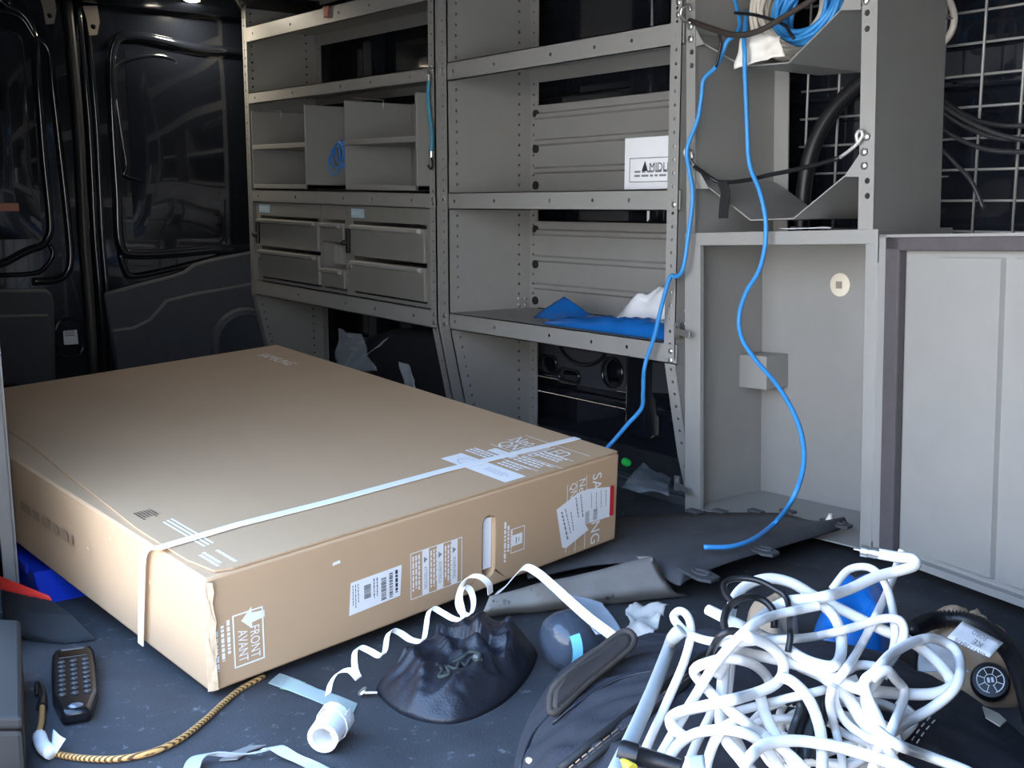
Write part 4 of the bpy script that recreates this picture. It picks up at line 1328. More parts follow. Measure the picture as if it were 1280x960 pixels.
# rolled lip: part of a wide tube, torn at its far end
A0, A1 = fl(596, 772, .0), fl(862, 746, .0)
B0, B1 = fl(612, 745, .05), fl(824, 693, .075)
vs, fs = [], []
NU, NVV = 26, 10
for i in range(NU+1):
    t = i/NU
    lo = A0.lerp(A1, t)
    hi = B0.lerp(B1, t)
    out = Vector((.8, -.6, 0))*.0
    for j in range(NVV+1):
        s_ = j/NVV
        p = lo.lerp(hi, s_)
        bul = math.sin(math.pi*s_)
        toward = (C0-p); toward.z = .25; toward.normalize()
        p = p+toward*(.035+.02*t)*bul+Vector((0, 0, .004*noise.noise(p*14)))
        if i == NU: p += (A1-A0).normalized()*(.03*noise.noise(Vector((s_*6, 2, 3)))-.05*s_)
        vs.append(p)
m_ = len(vs)
vs += [v-Vector((0, 0, .004))+Vector((-.003, .003, 0)) for v in vs]
for i in range(NU):
    for j in range(NVV):
        k = i*(NVV+1)+j
        fs += [(k, k+NVV+1, k+NVV+2, k+1), (m_+k, m_+k+1, m_+k+NVV+2, m_+k+NVV+1)]
for i in range(NU):
    for j in (0, NVV):
        k = i*(NVV+1)+j
        fs.append((k, k+NVV+1, m_+k+NVV+1, m_+k))
for j in range(NVV):
    for i in (0, NU):
        k = i*(NVV+1)+j
        fs.append((k, k+1, m_+k+1, m_+k))
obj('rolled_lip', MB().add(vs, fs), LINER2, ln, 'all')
for (px, py, s_) in ((872, 718, 1.0), (950, 688, .9), (1045, 655, .8)):
    c_ = fl(px, py, .055)
    out = [(a*s_, b*s_) for a, b in ((-.05, -.012), (.03, -.03), (.055, -.02), (.05, .012), (.0, .028), (-.04, .02))]
    tb = obj('mounting_tab', punched(MB(), out, [circle2(.01, 0, .018*s_, 14, 1, .45)], lambda a, b: c_+Vector((a, b, 0)), (0, 0, .006)), LINER, ln)
    obj('tab_rim', MB().tube([c_+Vector((.022*s_*math.cos(R(a))+.01, .011*math.sin(R(a)), .007)) for a in range(0, 360, 24)], .0028, 6, True), LINER, tb, 'all')
c_ = fl(1037, 652, .062)
obj('push_clip', MB().lathe(c_, (.2, -.2, 1), [(0, .010), (.006, .010), (.012, .006), (.02, .005)], 12), CREAM, ln, True)
for px in (868, 900, 945, 985):
    c_ = fl(px, 641, .048)
    obj('edge_tab', MB().box(c_+Vector((-.02, -.012, 0)), c_+Vector((.02, .012, .008))), LINER, ln, False, .003)

# white strapping ------------------------------------------------------
stp = [fl(619, 743, .034), fl(632, 733, .060), fl(645, 718, .092), fl(656, 709, .114), fl(672, 716, .122), fl(692, 733, .125), fl(715, 754, .127), fl(738, 774, .128), fl(758, 789, .128), fl(767, 796, .128)]
obj('packing_strap', MB().ribbon(catmull(stp, 5), (RT*.7+UP*.75)*.016, .0016), STRAPW, None, True, 0, 'white packing strap bent over the dusty grey liner', 'strap')
# curled spiral of strap: a helix along the carton's foot
axa, axb = fl(412, 868, .03), fl(600, 795, .05)
axd = (axb-axa).normalized()
trace = [(613, 742), (611, 730), (600, 721), (586, 721), (576, 734), (572, 752), (578, 766), (588, 768), (592, 754), (588, 738), (580, 734), (575, 748), (579, 772), (568, 774), (553, 766), (541, 760), (535, 768), (532, 788), (528, 801), (514, 800), (500, 791), (490, 788), (484, 796), (481, 814), (475, 820), (461, 813), (449, 809), (443, 818), (444, 838), (448, 848), (438, 838), (424, 840), (414, 852), (410, 868)]
pn = Vector((axd.y, -axd.x, 0))
pts = []
for i, (px, py) in enumerate(trace):
    p = on_plane(px, py, axa+pn*(.016*math.sin(i*1.15)), pn)
    p.z = max(p.z, .010)
    pts.append(p)
obj('curled_strap', MB().ribbon(catmull(pts, 5), (axd*.85+Vector((0, 0, .25)))*.0135, .0013), STRAPW, None, True, 0, 'white plastic strap curling in a spiral beside the black pouch', 'strap')
# roll of strap
ra_, rb2 = fl(404, 922, .026), fl(423, 893, .03)
ax_ = (rb2-ra_).normalized()
rl = thing('strap_roll', 'white roll of plastic strap standing open on the floor mat', 'strap roll', fl(410, 925))
pts, ws = [], []
N_ = ax_.orthogonal().normalized(); B_ = ax_.cross(N_)
for i in range(100):
    a = i*2*math.pi/24
    r_ = .0155+.0085*i/100
    pts.append(ra_+ax_*.020+(N_*math.cos(a)+B_*math.sin(a))*r_)
obj('rolled_turns', MB().ribbon(pts, ax_*.046, .0014), STRAPW, rl, True)
pts = [ra_+ax_*(.052+.012*math.sin(i*.3))+(N_*math.cos(i*.5)+B_*math.sin(i*.5))*(.0255+.0008*math.sin(i)) for i in range(22)]
obj('loose_turn', MB().ribbon(pts, ax_*.018, .0014), STRAPW, rl, True)
# bent webbing at the front
pts = [fl(px, py, z) for px, py, z in ((236, 975, .004), (244, 950, .012), (262, 942, .014), (300, 944, .008), (330, 938, .010), (344, 934, .016), (362, 944, .012), (385, 954, .006), (412, 968, .004))]
obj('webbing_strip', MB().ribbon(catmull(pts, 4), Vector((.014, .020, .004)), .002), WEBB, None, True, 0, 'pale grey webbing strip folded on the floor mat', 'strap')
pts = [fl(px, py, .0035) for px, py in ((285, 950), (300, 940), (322, 932))]
obj('webbing_strip', MB().ribbon(pts, Vector((.012, .022, 0)), .002), mat('tan_webbing', (.20, .19, .18), .8), None, True, 0, 'short brown-grey webbing end under the folded pale strip', 'strap')
# clear tape with a green tinge
obj('clear_tape', crumple(fl(335, 853, .006), fl(350, 842, .008), fl(447, 878, .004), fl(440, 893, .004), 10, 4, .003, 3, 12, .0008), TAPE, None, 'all', 0, 'flat strip of clear tape poking out from under the carton', 'tape')
obj('green_scrap', crumple(fl(350, 860, .003), fl(362, 848, .003), fl(382, 852, .003), fl(372, 866, .003), 5, 4, .002, 8, 18, .0006), mat('green_scrap_film', (.22, .42, .20), .4, alpha=.8), None, 'all', 0, 'green plastic scrap beneath the clear tape', 'plastic')
# screw
sc = fl(455, 866, .008)
ss = thing('screw', 'single zinc screw standing by the black pouch', 'screw', fl(455, 868))
obj('head', MB().lathe(sc, (-.3, -.5, .7), [(0, .004), (.003, .0095), (.006, .008)], 12), ZINC, ss, True)
obj('shank', MB().cyl(sc, sc+Vector((.016, .016, .002)), .0032, .0024, 8), ZINC, ss, True)
# bungee with the braided brown cover
bp_ = [(53, 878, .008), (52, 900, .008), (49, 918, .010), (55, 934, .012), (75, 943, .006), (110, 948, .006), (150, 948, .006), (190, 940, .006), (225, 924, .005), (255, 901, .0046), (278, 880, .0044), (300, 862, .0044), (330, 845, .0044)]
bc = thing('bungee_cord', 'brown braided bungee cord wrapped in white tape running under the carton', 'bungee cord', fl(150, 948))
obj('cord', MB().tube(catmull([fl(*q) for q in bp_], 6), .0048, 8), BRAID, bc, 'all')
obj('hook', MB().tube(catmull([fl(*q) for q in ((53, 878, .008), (54, 868, .010), (52, 858, .012), (47, 853, .012), (45, 860, .010), (46, 868, .008))], 4), .0035, 6), KCABLE, bc, 'all')
obj('ferrule', MB().cyl(fl(52, 884, .008), fl(54, 872, .009), .0085, .006, 10), KCABLE, bc, True)
obj('tape_wrap', MB().tube(catmull([fl(*q) for q in ((49, 920, .011), (54, 933, .013), (64, 941, .012))], 4), .0105, 10), PAPER, bc, 'all')
obj('tape_tail', crumple(fl(62, 934, .012), fl(66, 912, .035), fl(82, 922, .035), fl(72, 941, .010), 6, 5, .004, 2, 25), PAPER, bc, 'all')

# black remote handset -------------------------------------------------
r0, r1 = fl(96, 906, 0), fl(92, 824, 0)
ru_ = (r1-r0).normalized()
rw = Vector((ru_.y, -ru_.x, 0))
RMx = Matrix(((rw.x, ru_.x, 0, r0.x), (rw.y, ru_.y, 0, r0.y), (0, 0, 1, 0), (0, 0, 0, 1)))
Lr = (r1-r0).length
rmt = thing('remote_handset', 'black rubber handset with rows of ridged keys lying on the mat', 'remote', None, RMx)
W2 = .034
prof = []
for i in range(25):
    t = i/24
    w = W2*(.62+.38*min(1, t*4)) if t < .25 else W2*(1+.06*math.sin((t-.25)*4))
    if t > .93: w *= .9
    prof.append((w, Lr*t))
poly = [Vector((-w, y, 0)) for w, y in prof]+[Vector((w, y, 0)) for w, y in prof[::-1]]
body = obj('body', MB().prism(poly, (0, 0, .024)).xf(RMx), mat('glossy_black_rubber', (.008, .008, .009), .22, 0, .1, 30), rmt, True, .007)
for rI in range(8):
    for cI in range(3):
        kx, ky = (-.019+.019*cI), Lr*(.24+.072*rI)
        obj('key', MB().ball((kx, ky, .0245), .0062, 5, (1.05, .8, .55)).xf(RMx), mat('key_rubber', (.05, .05, .052), .3), body, 'all')
obj('window', MB().box((-.024, Lr*.82, .023), (.024, Lr*.93, .0255)).xf(RMx), mat('dark_window', (.004, .004, .004), .1), body, False, .003)
obj('end_ridge', MB().box((-.02, Lr*.94, .022), (.02, Lr*.965, .0265)).xf(RMx), mat('key_rubber', (.05, .05, .052), .3), body, False, .003)
obj('thumb_bump', MB().ball((0, Lr*.07, .020), .014, 8, (1, .8, .55)).xf(RMx), mat('grey_shine', (.16, .17, .19), .2, .3), body, 'all')

# push broom -----------------------------------------------------------
h0, h1 = fl(-95, 715, .10), fl(66, 750, .055)
bd_ = thing('broom_head', 'red broom head with long black bristles on the floor', 'broom', fl(60, 790))
hu = h1-h0
tip = fl(95, 815, .006)-fl(40, 757, .06)
hn = tip.normalized()
up_ = hu.cross(hn).normalized()
if up_.z < 0: up_ = -up_
obj('block', MB().prism([h0, h1, h1-hn*.012+up_*.006, h0.lerp(h1, .6)-hn*.038+up_*.02, h0-hn*.07+up_*.03], up_*-.034), REDPL, bd_, True, .005)
br = MB()
rr_ = random.Random(4)
for i in range(900):
    t = rr_.uniform(.35, .99)
    b0 = h0.lerp(h1, t)-up_*rr_.uniform(.003, .02)
    ln_ = tip.length*(.95+.1*rr_.random())*(.75+.3*min(1, (1.02-t)*3))
    e_ = b0+hn*ln_+hu*rr_.uniform(-.05, .22)*.35
    e_.z = max(.003, e_.z)
    mdl = b0.lerp(e_, .5)+Vector((0, 0, .006))
    br.tube([b0, mdl, e_], [.0011, .001, .0006], 3, cap=False)
obj('bristles', br, mat('black_bristle', (.016, .016, .017), .6), bd_, kind='stuff')
# blue bin under the carton's edge, near-side upright, black case at the sill
bA = fl(30, 700, 0)
bb0 = Vector((-2.62, .52, 0))
bn = thing('blue_bin', 'blue plastic parts bin on its side under the carton edge', 'bin', (-2.5, .6, 0))
obj('bin_shell', MB().prism([(-2.30, .545, 0), (-2.36, .545, .052), (-2.66, .545, .058), (-2.66, .545, 0)], (0, .16, 0)), BLUEBIN, bn, False, .004)
obj('bin_lip', MB().box((-2.68, .540, .040), (-2.40, .546, .060)), BLUEBIN, bn, False, .002)
ub = fl(22, 735, 0)
ut = at(-6, 395, 1, ub.y-.02)
up2 = thing('shelf_upright', 'bare aluminium shelf upright leaning beside the carton', 'post', ub)
uw = Vector((.030, -.006, 0))
obj('angle_bar', MB().obox(ub-uw, uw, ut-ub, (.003, .004, 0)), mat('pale_aluminium', (.55, .53, .49), .45, .1), up2, False, .001)
obj('angle_leg', MB().obox(ub-uw, Vector((0, -.026, 0)), ut-ub, (.003, .0, 0)), mat('pale_aluminium', (.55, .53, .49), .45, .1), up2, False, .001)
um = ub.lerp(ut, .19)
obj('cross_bracket', punched(MB(), [(-.09, -.03), (-.024, -.03), (-.024, .03), (-.09, .03)], [circle2(-.05, 0, .014, 14)], lambda a, b: um+Vector((a, -.03, b)), (0, .006, 0)), BEIGE, up2)
ck = thing('black_case', 'black plastic case standing by the door sill under the broom', 'case', (-1.95, .34, 0))
e0, e1 = fl(36, 960, .0), fl(20, 815, .12)
cp_ = [fl(34, 985, 0), fl(30, 850, 0), fl(-60, 845, 0), fl(-60, 985, 0)]
obj('case_body', MB().prism(cp_, (0, 0, .085)), mat('matt_black_case', (.006, .006, .006), .7), ck, False, .008)
obj('case_lid', MB().prism([p+Vector((0, 0, .087))+(p-sum(cp_, Vector())/4).normalized()*.004 for p in cp_], (0, 0, .02)), mat('matt_black_case', (.006, .006, .006), .7), ck, False, .006)

# ================================================================== POUCH, BAG AND CABLE HEAP
from mathutils.bvhtree import BVHTree
def surf(bvh, px, py, lift=.002, z=None):
    d = ray(px, py).normalized()
    h = bvh.ray_cast(C0, d)
    if h[0] is None: return fl(px, py, .05 if z is None else z)
    return h[0]-d*lift
# drawstring pouch
ol = [fl(px, py, z) for px, py, z in ((472, 868, 0), (476, 838, .02), (497, 812, .035), (540, 800, .03), (582, 778, .05), (628, 762, .06), (662, 780, .05), (672, 806, .02), (658, 850, 0), (622, 884, 0), (566, 905, 0), (508, 896, 0))]
for p in ol: p.z = 0
dipc = fl(560, 835, .03)
def dip(p):
    d = (Vector((p.x, p.y, 0))-Vector((dipc.x, dipc.y, 0))).length
    far = (p-ol[5]).length
    return (.55+.45*min(1, d/.07))*(1.25 if far < .16 else .95)
fd = (ol[6]-ol[0]).normalized()
FOLDS = [([(642, 768), (640, 790), (634, 822)], .040, .011), ([(665, 800), (650, 830), (640, 850)], .020, .010), ([(612, 775), (600, 800), (596, 815)], .026, .010),
         ([(500, 815), (526, 836), (516, 862), (500, 888)], .026, .009), ([(482, 832), (505, 828), (530, 822)], .016, .008), ([(520, 884), (560, 872), (596, 846), (600, 828)], .022, .010),
         ([(545, 896), (590, 884), (628, 858)], .016, .010), ([(548, 800), (560, 815), (575, 820)], .018, .008), ([(585, 786), (580, 802), (584, 814)], .016, .007), ([(530, 860), (555, 858), (575, 848)], .014, .006), ([(615, 868), (622, 845), (612, 828)], .018, .008)]
FG = [([Vector((q.x, q.y, 0)) for q in catmull([fl(px, py, .045) for px, py in pl_], 5)], A_, w_) for pl_, A_, w_ in FOLDS]
def creases(p):
    e = 0
    g = Vector((p.x, p.y, 0))
    for pl_, A_, w_ in FG:
        d = min((g-q).length for q in pl_)
        if d < w_*5: e += A_*.55*math.exp(-(d/(w_*1.35))**2)
    return e+.006*noise.noise(g*38)
mbp = lump(ol, .064, 23, .20, 13, nr=44, k=16, sharp=.7, hf=dip, flow=(fd.x, fd.y), ex=creases)
po = thing('drawstring_pouch', 'black nylon drawstring pouch slumped on the floor beside the carton', 'pouch', fl(570, 850))
bv = BVHTree.FromPolygons(mbp.v, mbp.f)
obj('fabric', mbp, NYLON, po, 'all')
pts = [surf(bv, px, py, .003) for px, py in ((545, 830), (553, 838), (549, 846), (562, 842), (558, 833), (570, 836), (575, 828), (582, 832), (590, 822), (596, 826), (600, 818), (588, 815), (578, 822), (566, 828))]
obj('drawstring', MB().tube(catmull(pts, 4), .0032, 6), mat('grey_green_cord', (.035, .042, .038), .8), po, 'all')
p = surf(bv, 597, 822, .004)
obj('cord_stop', MB().ball(p, .008, 6, (1.5, .8, .7)), mat('grey_stop', (.10, .11, .11), .4), po, 'all')
pts = [surf(bv, px, py, .001) for px, py in ((637, 782), (634, 800), (630, 822))]
obj('seam', MB().tube(catmull(pts, 4), .0018, 6), NYLON, po, 'all')

# clear bottle with its label, torn film and paper scrap behind the bag
b0, b1 = fl(702, 802, .055), fl(796, 772, .062)
bax = (b1-b0).normalized()
bt = thing('clear_bottle', 'smoky clear plastic bottle with a cyan label lying behind the bag', 'bottle', fl(720, 820))
mbt = MB().lathe(b0-bax*.03, bax, [(0, .012), (.006, .034), (.018, .046), (.035, .051), (.09, .051), (.115, .035), (.125, .016), (.14, .016)], 32)
bvt = BVHTree.FromPolygons(mbt.v, mbt.f)
obj('bottle_shell', mbt, BOTTLE, bt, 'all')
obj('liquid', MB().lathe(b0-bax*.024, bax, [(0, .010), (.006, .030), (.018, .042), (.03, .047), (.08, .047), (.10, .034)], 28).map(lambda p: (p.x, p.y, min(p.z, b0.z-.004))), mat('dark_bottle_content', (.05, .07, .10), .2), bt, 'all')
camd = (C0-b0).normalized()
camd = (camd-bax*camd.dot(bax)).normalized()
dnd = bax.cross(camd)
if dnd.z > 0: dnd = -dnd
for (nm, a0, a1, m_) in (('label_band', -5, 50, LABELB), ('label_end', 50, 105, PAPER)):
    vs, fs = [], []
    for i in range(13):
        a = R(a0+(a1-a0)*i/12)
        dr_ = camd*math.cos(a)+dnd*math.sin(a)
        vs += [b0-bax*.012+dr_*.0475, b0+bax*.006+dr_*.0524]
    for i in range(12): fs.append((2*i, 2*i+1, 2*i+3, 2*i+2))
    obj(nm, MB().add(vs, fs), m_, bt, 'all')
q0 = fl(706, 738, .10)
obj('clear_blister', crumple(fl(712, 742, .114), fl(752, 752, .114), fl(778, 788, .114), fl(745, 793, .116), 16, 14, .004, 4, 10), mat('hazy_blister', (.55, .62, .70), .15, 0, .1, 10, .1, 40, .8, alpha=.5), None, 'all', 0, 'hazy clear blister sheet leaning on the bottle', 'plastic sheet')
ol = [fl(px, py, .06) for px, py in ((772, 806), (768, 786), (778, 772), (800, 770), (826, 758), (832, 768), (818, 796), (800, 808))]
for p in ol: p.z = .03
obj('paper_scrap', crumple(fl(786, 806, .05), fl(814, 806, .06), fl(836, 757, .075), fl(784, 758, .06), 18, 14, .016, 7, 26), mat('grey_white_paper', (.50, .47, .43), .8, 0, .1, 30), None, 'all', 0, 'crumpled grey-white paper scrap behind the black bag', 'paper')

# big black tool bag
ol = [fl(636, 1000, 0), fl(652, 930, 0), fl(690, 868, 0), fl(735, 850, 0), fl(800, 838, 0), fl(880, 838, 0), fl(1000, 860, 0), fl(1110, 885, 0), fl(1210, 915, 0), fl(1300, 965, 0), fl(1330, 1080, 0), fl(1100, 1180, 0), fl(800, 1150, 0), fl(660, 1080, 0)]
c_b = fl(960, 960, .0)
def bagh(p):
    px_r = max(0, min(1, (p.x+1.30)/.35))
    right = max(0, min(1, (p.x+.95)/.35))
    return .80+.20*px_r-.35*right
mbb = lump(ol, .150, 41, .14, 8.0, nr=40, k=12, sharp=.42, hf=bagh, flow=(.75, .66))
tb_ = thing('tool_bag', 'large black canvas tool bag slumped under the white cable heap', 'bag', fl(900, 950))
bv = BVHTree.FromPolygons(mbb.v, mbb.f)
obj('bag_body', mbb, CANVAS, tb_, 'all')
fp_ = [(689, 890), (691, 862), (712, 842), (745, 815), (775, 792), (788, 791), (792, 804), (770, 824), (735, 852), (702, 884)]
fz = [.100, .120, .135, .150, .165, .168, .160, .145, .125, .105]
pf = [fl(px, py, z) for (px, py), z in zip(fp_, fz)]
nf = (C0-pf[3]).normalized()
pad = obj('padded_flap', MB().prism([p+nf*.016 for p in pf], nf*-.04), mat('worn_black_vinyl', (.026, .022, .021), .7, 0, .3, 30, .2, 200), tb_, True, .011)
obj('flap_binding', MB().tube(catmull([p+nf*.006 for p in pf], 3, True), .0055, 8, True), mat('worn_binding', (.035, .030, .026), .85, 0, .4, 40), tb_, 'all')
def on_bag(pix, lift=.003): return catmull([surf(bv, px, py, lift) for px, py in pix], 4)
zpix = ((700, 962), (745, 925), (800, 882), (850, 842), (890, 812))
for off, m_, r_ in ((0, RUBBER, .006), (13, RUBBER, .005)):
    obj('zip_piping', MB().tube(on_bag([(x+off*.6, y+off) for x, y in zpix]), r_, 8), m_, tb_, 'all')
for off in (5, 9):
    dots = on_bag([(x+off*.6, y+off) for x, y in zpix], .0045)
    stt = MB()
    dd = catmull(dots, 4)
    for i in range(0, len(dd)-2, 3): stt.tube([dd[i], dd[i+2]], .0011, 4)
    obj('stitching', stt, mat('tan_thread', (.30, .20, .12), .8), tb_, kind='stuff')
for pix in (((690, 905), (720, 880), (770, 850), (830, 835)), ((650, 962), (665, 920), (690, 890))):
    obj('seam', MB().tube(on_bag(pix), .0024, 6), NYLON, tb_, 'all')
for off in (0, 6):
    dots = on_bag([(x+off, y+off*.6) for x, y in ((1140, 925), (1152, 908), (1166, 893))], .004)
    stt = MB()
    for i in range(0, len(dots)-1, 2): stt.tube([dots[i], dots[i+1]], .0011, 4)
    obj('stitching', stt, PAPER, tb_, kind='stuff')
pz = surf(bv, 662, 951, .002)
obj('zip_pull', MB().ball(pz, .006, 6, (1.2, .8, .7)), mat('cream_bit', (.75, .68, .5), .5), tb_, 'all')

# things heaped behind the bag
bvb = bv
def top_z(x, y, trees):
    zz = 0
    for t in trees:
        h_ = t.ray_cast(Vector((x, y, 2)), Vector((0, 0, -1)))
        if h_[0] is not None: zz = max(zz, h_[0].z)
    return zz
ol = [fl(px, py, 0) for px, py in ((1012, 848), (1016, 815), (1045, 792), (1088, 786), (1118, 798), (1124, 830), (1104, 858), (1050, 858))]
for p in ol: p.z = 0
obj('blue_bag', lump(ol, .125, 51, .30, 14, nr=24, k=8, sharp=.45), BLUEFILM, None, 'all', 0, 'shiny blue plastic bag tucked behind the white cable heap', 'plastic bag')
for (pix, h, lab, sd) in ((((926, 824), (940, 798), (972, 790), (996, 798), (998, 824), (965, 838)), .085, 'crumpled kraft paper between the blue bag and the black cables', 61),
                          (((1146, 846), (1150, 802), (1172, 785), (1215, 798), (1268, 832), (1288, 876), (1240, 884), (1180, 864)), .080, 'crumpled kraft paper under the black ribbed hose', 62)):
    ol = [fl(px, py, 0) for px, py in pix]
    mk = lump(ol, h, sd, .35, 18, nr=12, sharp=.6)
    bvk = BVHTree.FromPolygons(mk.v, mk.f)
    obj('kraft_paper', mk, KRAFT, None, 'all', 0, lab, 'paper')
obj('clear_bag', drape(crumple(fl(1150, 806, .085), fl(1195, 796, .085), fl(1212, 842, .085), fl(1148, 836, .085), 26, 20, .008, 5, 12), [bvk], .012), mat('clear_bag_film', (.58, .63, .66), .12, 0, .1, 10, .2, 30, .8, alpha=.55), None, 'all', 0, 'clear plastic bag spread over the kraft paper beside the hose', 'plastic bag')
obj('card_scrap', MB().prism([surf(bvb, px, py, .014, .075) for px, py in ((1228, 884), (1248, 893), (1258, 902), (1250, 909), (1232, 898))], (0, 0, .002)), mat('cream_card', (.60, .55, .45), .7), None, False, 0, 'small cream card scrap below the round black cap', 'card')
# ribbed hose with its tag
hp = catmull([fl(px, py, z) for px, py, z in ((1139, 788, .100), (1165, 776, .10), (1200, 774, .105), (1234, 787, .105), (1260, 812, .10), (1276, 842, .095), (1286, 875, .09), (1294, 905, .085), (1302, 935, .085))], 16)
for p in hp: p.z = max(p.z, top_z(p.x, p.y, [bvb, bvk])+.020)
for _ in range(6): hp = [hp[0]]+[Vector((b.x, b.y, max(b.z, (a.z+b.z+c.z)/3))) for a, b, c in zip(hp, hp[1:], hp[2:])]+[hp[-1]]
hs = thing('ribbed_hose', 'black ribbed hose with a white paper tag beside the cabinet door', 'hose', fl(1240, 860))
obj('hose', MB().tube(hp, [.0135+.0022*math.cos(i*math.pi) for i in range(len(hp))], 12), BPLAST, hs, 'all')
tz_ = max(p.z for p in hp[20:60])+.019
tg = [fl(px, py, z) for px, py, z in ((1204, 776, tz_), (1254, 804, tz_), (1237, 822, tz_-.008), (1184, 797, tz_-.008))]
tgo = obj('paper_tag', crumple(tg[0], tg[1], tg[2], tg[3], 8, 4, .0008, 3, 10, .0012), PAPER, hs, 'all')
tu, tv = (tg[0]-tg[1]), (tg[3]-tg[0])
tn = tu.cross(tv).normalized()
if tn.dot(C0-tg[0]) < 0: tn = -tn
def tag_text(s, a, b, w, h): return text_mb(s, tg[1]+tu*a+tv*b+tn*.003, tu*w, tv*-h)
tk = MB()
for s_, a, b, w, h in (('FORD', .30, .16, .34, .22), ('KE', .28, .50, .22, .24), ('CK4T13B476', .08, .84, .74, .22)):
    tk.add(*(lambda m: (m.v, m.f))(text_mb(s_, tg[1]+tu*a+tv*(b-.0)+tn*.003, tu*w, tv*h)))
obj('tag_print', tk, GREYINK, tgo, kind='stuff')
# round black cap
cc = surf(bvk, 1238, 850, .034, .10)
cn = (C0-cc).normalized()
cn = (cn+Vector((0, 0, .25))).normalized()
cpn = thing('round_cap', 'round black plastic cap with a white ring mark on the kraft paper', 'cap', fl(1243, 880))
obj('cap_body', MB().lathe(cc-cn*.03, cn, [(0, .026), (.004, .030), (.024, .030), (.029, .027), (.030, .02)], 28), BPLAST, cpn, True)
e1 = RT-cn*RT.dot(cn); e1.normalize()
e2 = cn.cross(e1)
pm = MB()
for k in range(28):
    a0, a1 = 2*math.pi*k/28, 2*math.pi*(k+1)/28
    if k in (20, 21): continue
    pm.add([cc+cn*.0008+(e1*math.cos(a)+e2*math.sin(a))*r_ for a, r_ in ((a0, .0195), (a1, .0195), (a1, .0212), (a0, .0212))], [(0, 1, 2, 3)])
    pm.add([cc+cn*.0008+(e1*math.cos(a)+e2*math.sin(a))*r_ for a, r_ in ((a0, .0085), (a1, .0085), (a1, .0096), (a0, .0096))], [(0, 1, 2, 3)])
for k in range(8):
    a = R(45*k+20)
    d_ = e1*math.cos(a)+e2*math.sin(a)
    s_ = cn.cross(d_)*.0007
    pm.add([cc+cn*.0008+d_*.009-s_, cc+cn*.0008+d_*.009+s_, cc+cn*.0008+d_*.02+s_, cc+cn*.0008+d_*.02-s_], [(0, 1, 2, 3)])
quad(pm, cc+cn*.0008-e1*.005-e2*.004, e1*.004, e2*.008)
quad(pm, cc+cn*.0008+e1*.001-e2*.004, e1*.004, e2*.008)
obj('white_mark', pm, WHITEP, cpn, kind='stuff')

# cable heap ---------------------------------------------------------
def zh(py): return 1.33+(960-py)/260*.30
def heap(pix, lay=0.0, seed=0):
    out = []
    for i, (px, py) in enumerate(pix):
        Z = zh(py)-lay+.03*noise.noise(Vector((px*.012, py*.012, seed*3.1+.5)))
        p = dep(px, py, Z)
        if p.z < .012: p = fl(px, py, .012)
        out.append(p)
    return out
GRP = 'white cables in the heap on the tool bag'
HL = 'white cable tangled in the heap on top of the black tool bag'
c1 = [(1098, 692), (1120, 696), (1141, 699), (1143, 707), (1126, 713), (1095, 721), (1058, 738), (1020, 748), (985, 752), (962, 764), (940, 783), (915, 812), (895, 845)]
cobj = thing('connector_cable', 'white coaxial cable with a metal connector sticking up from the heap', 'cable', heap(c1, .05, 1)[6])
HEAP = []                       # every lead in the heap: dense points, radius, and how to build it
def lay_in(pts, r, k, build, turn=4):
    HEAP.append([catmull(pts, k), r, build])
    TURN[len(HEAP)-1] = turn
TURN = {}                       # which leads were dropped first
def build_connector(P):
    obj('jacket', MB().tube(P, .0078, 10), WCABLE, cobj, 'all')
    e_ = (P[0]-P[6]).normalized()
    obj('connector', MB().lathe(P[0]-e_*.002, e_, [(0, .0075), (.008, .0085), (.010, .0075), (.016, .0075), (.017, .0088), (.026, .0088), (.027, .004), (.028, .0015), (.036, .001)], 12), ZINC, cobj, True)
lay_in(heap(c1, .05, 1), .0082, 7, build_connector)
def build_cable(name, r, m, label, group, n=9):
    return lambda P: obj(name, MB().tube(P, r, n), m, None, 'all', 0, label, 'cable', group)
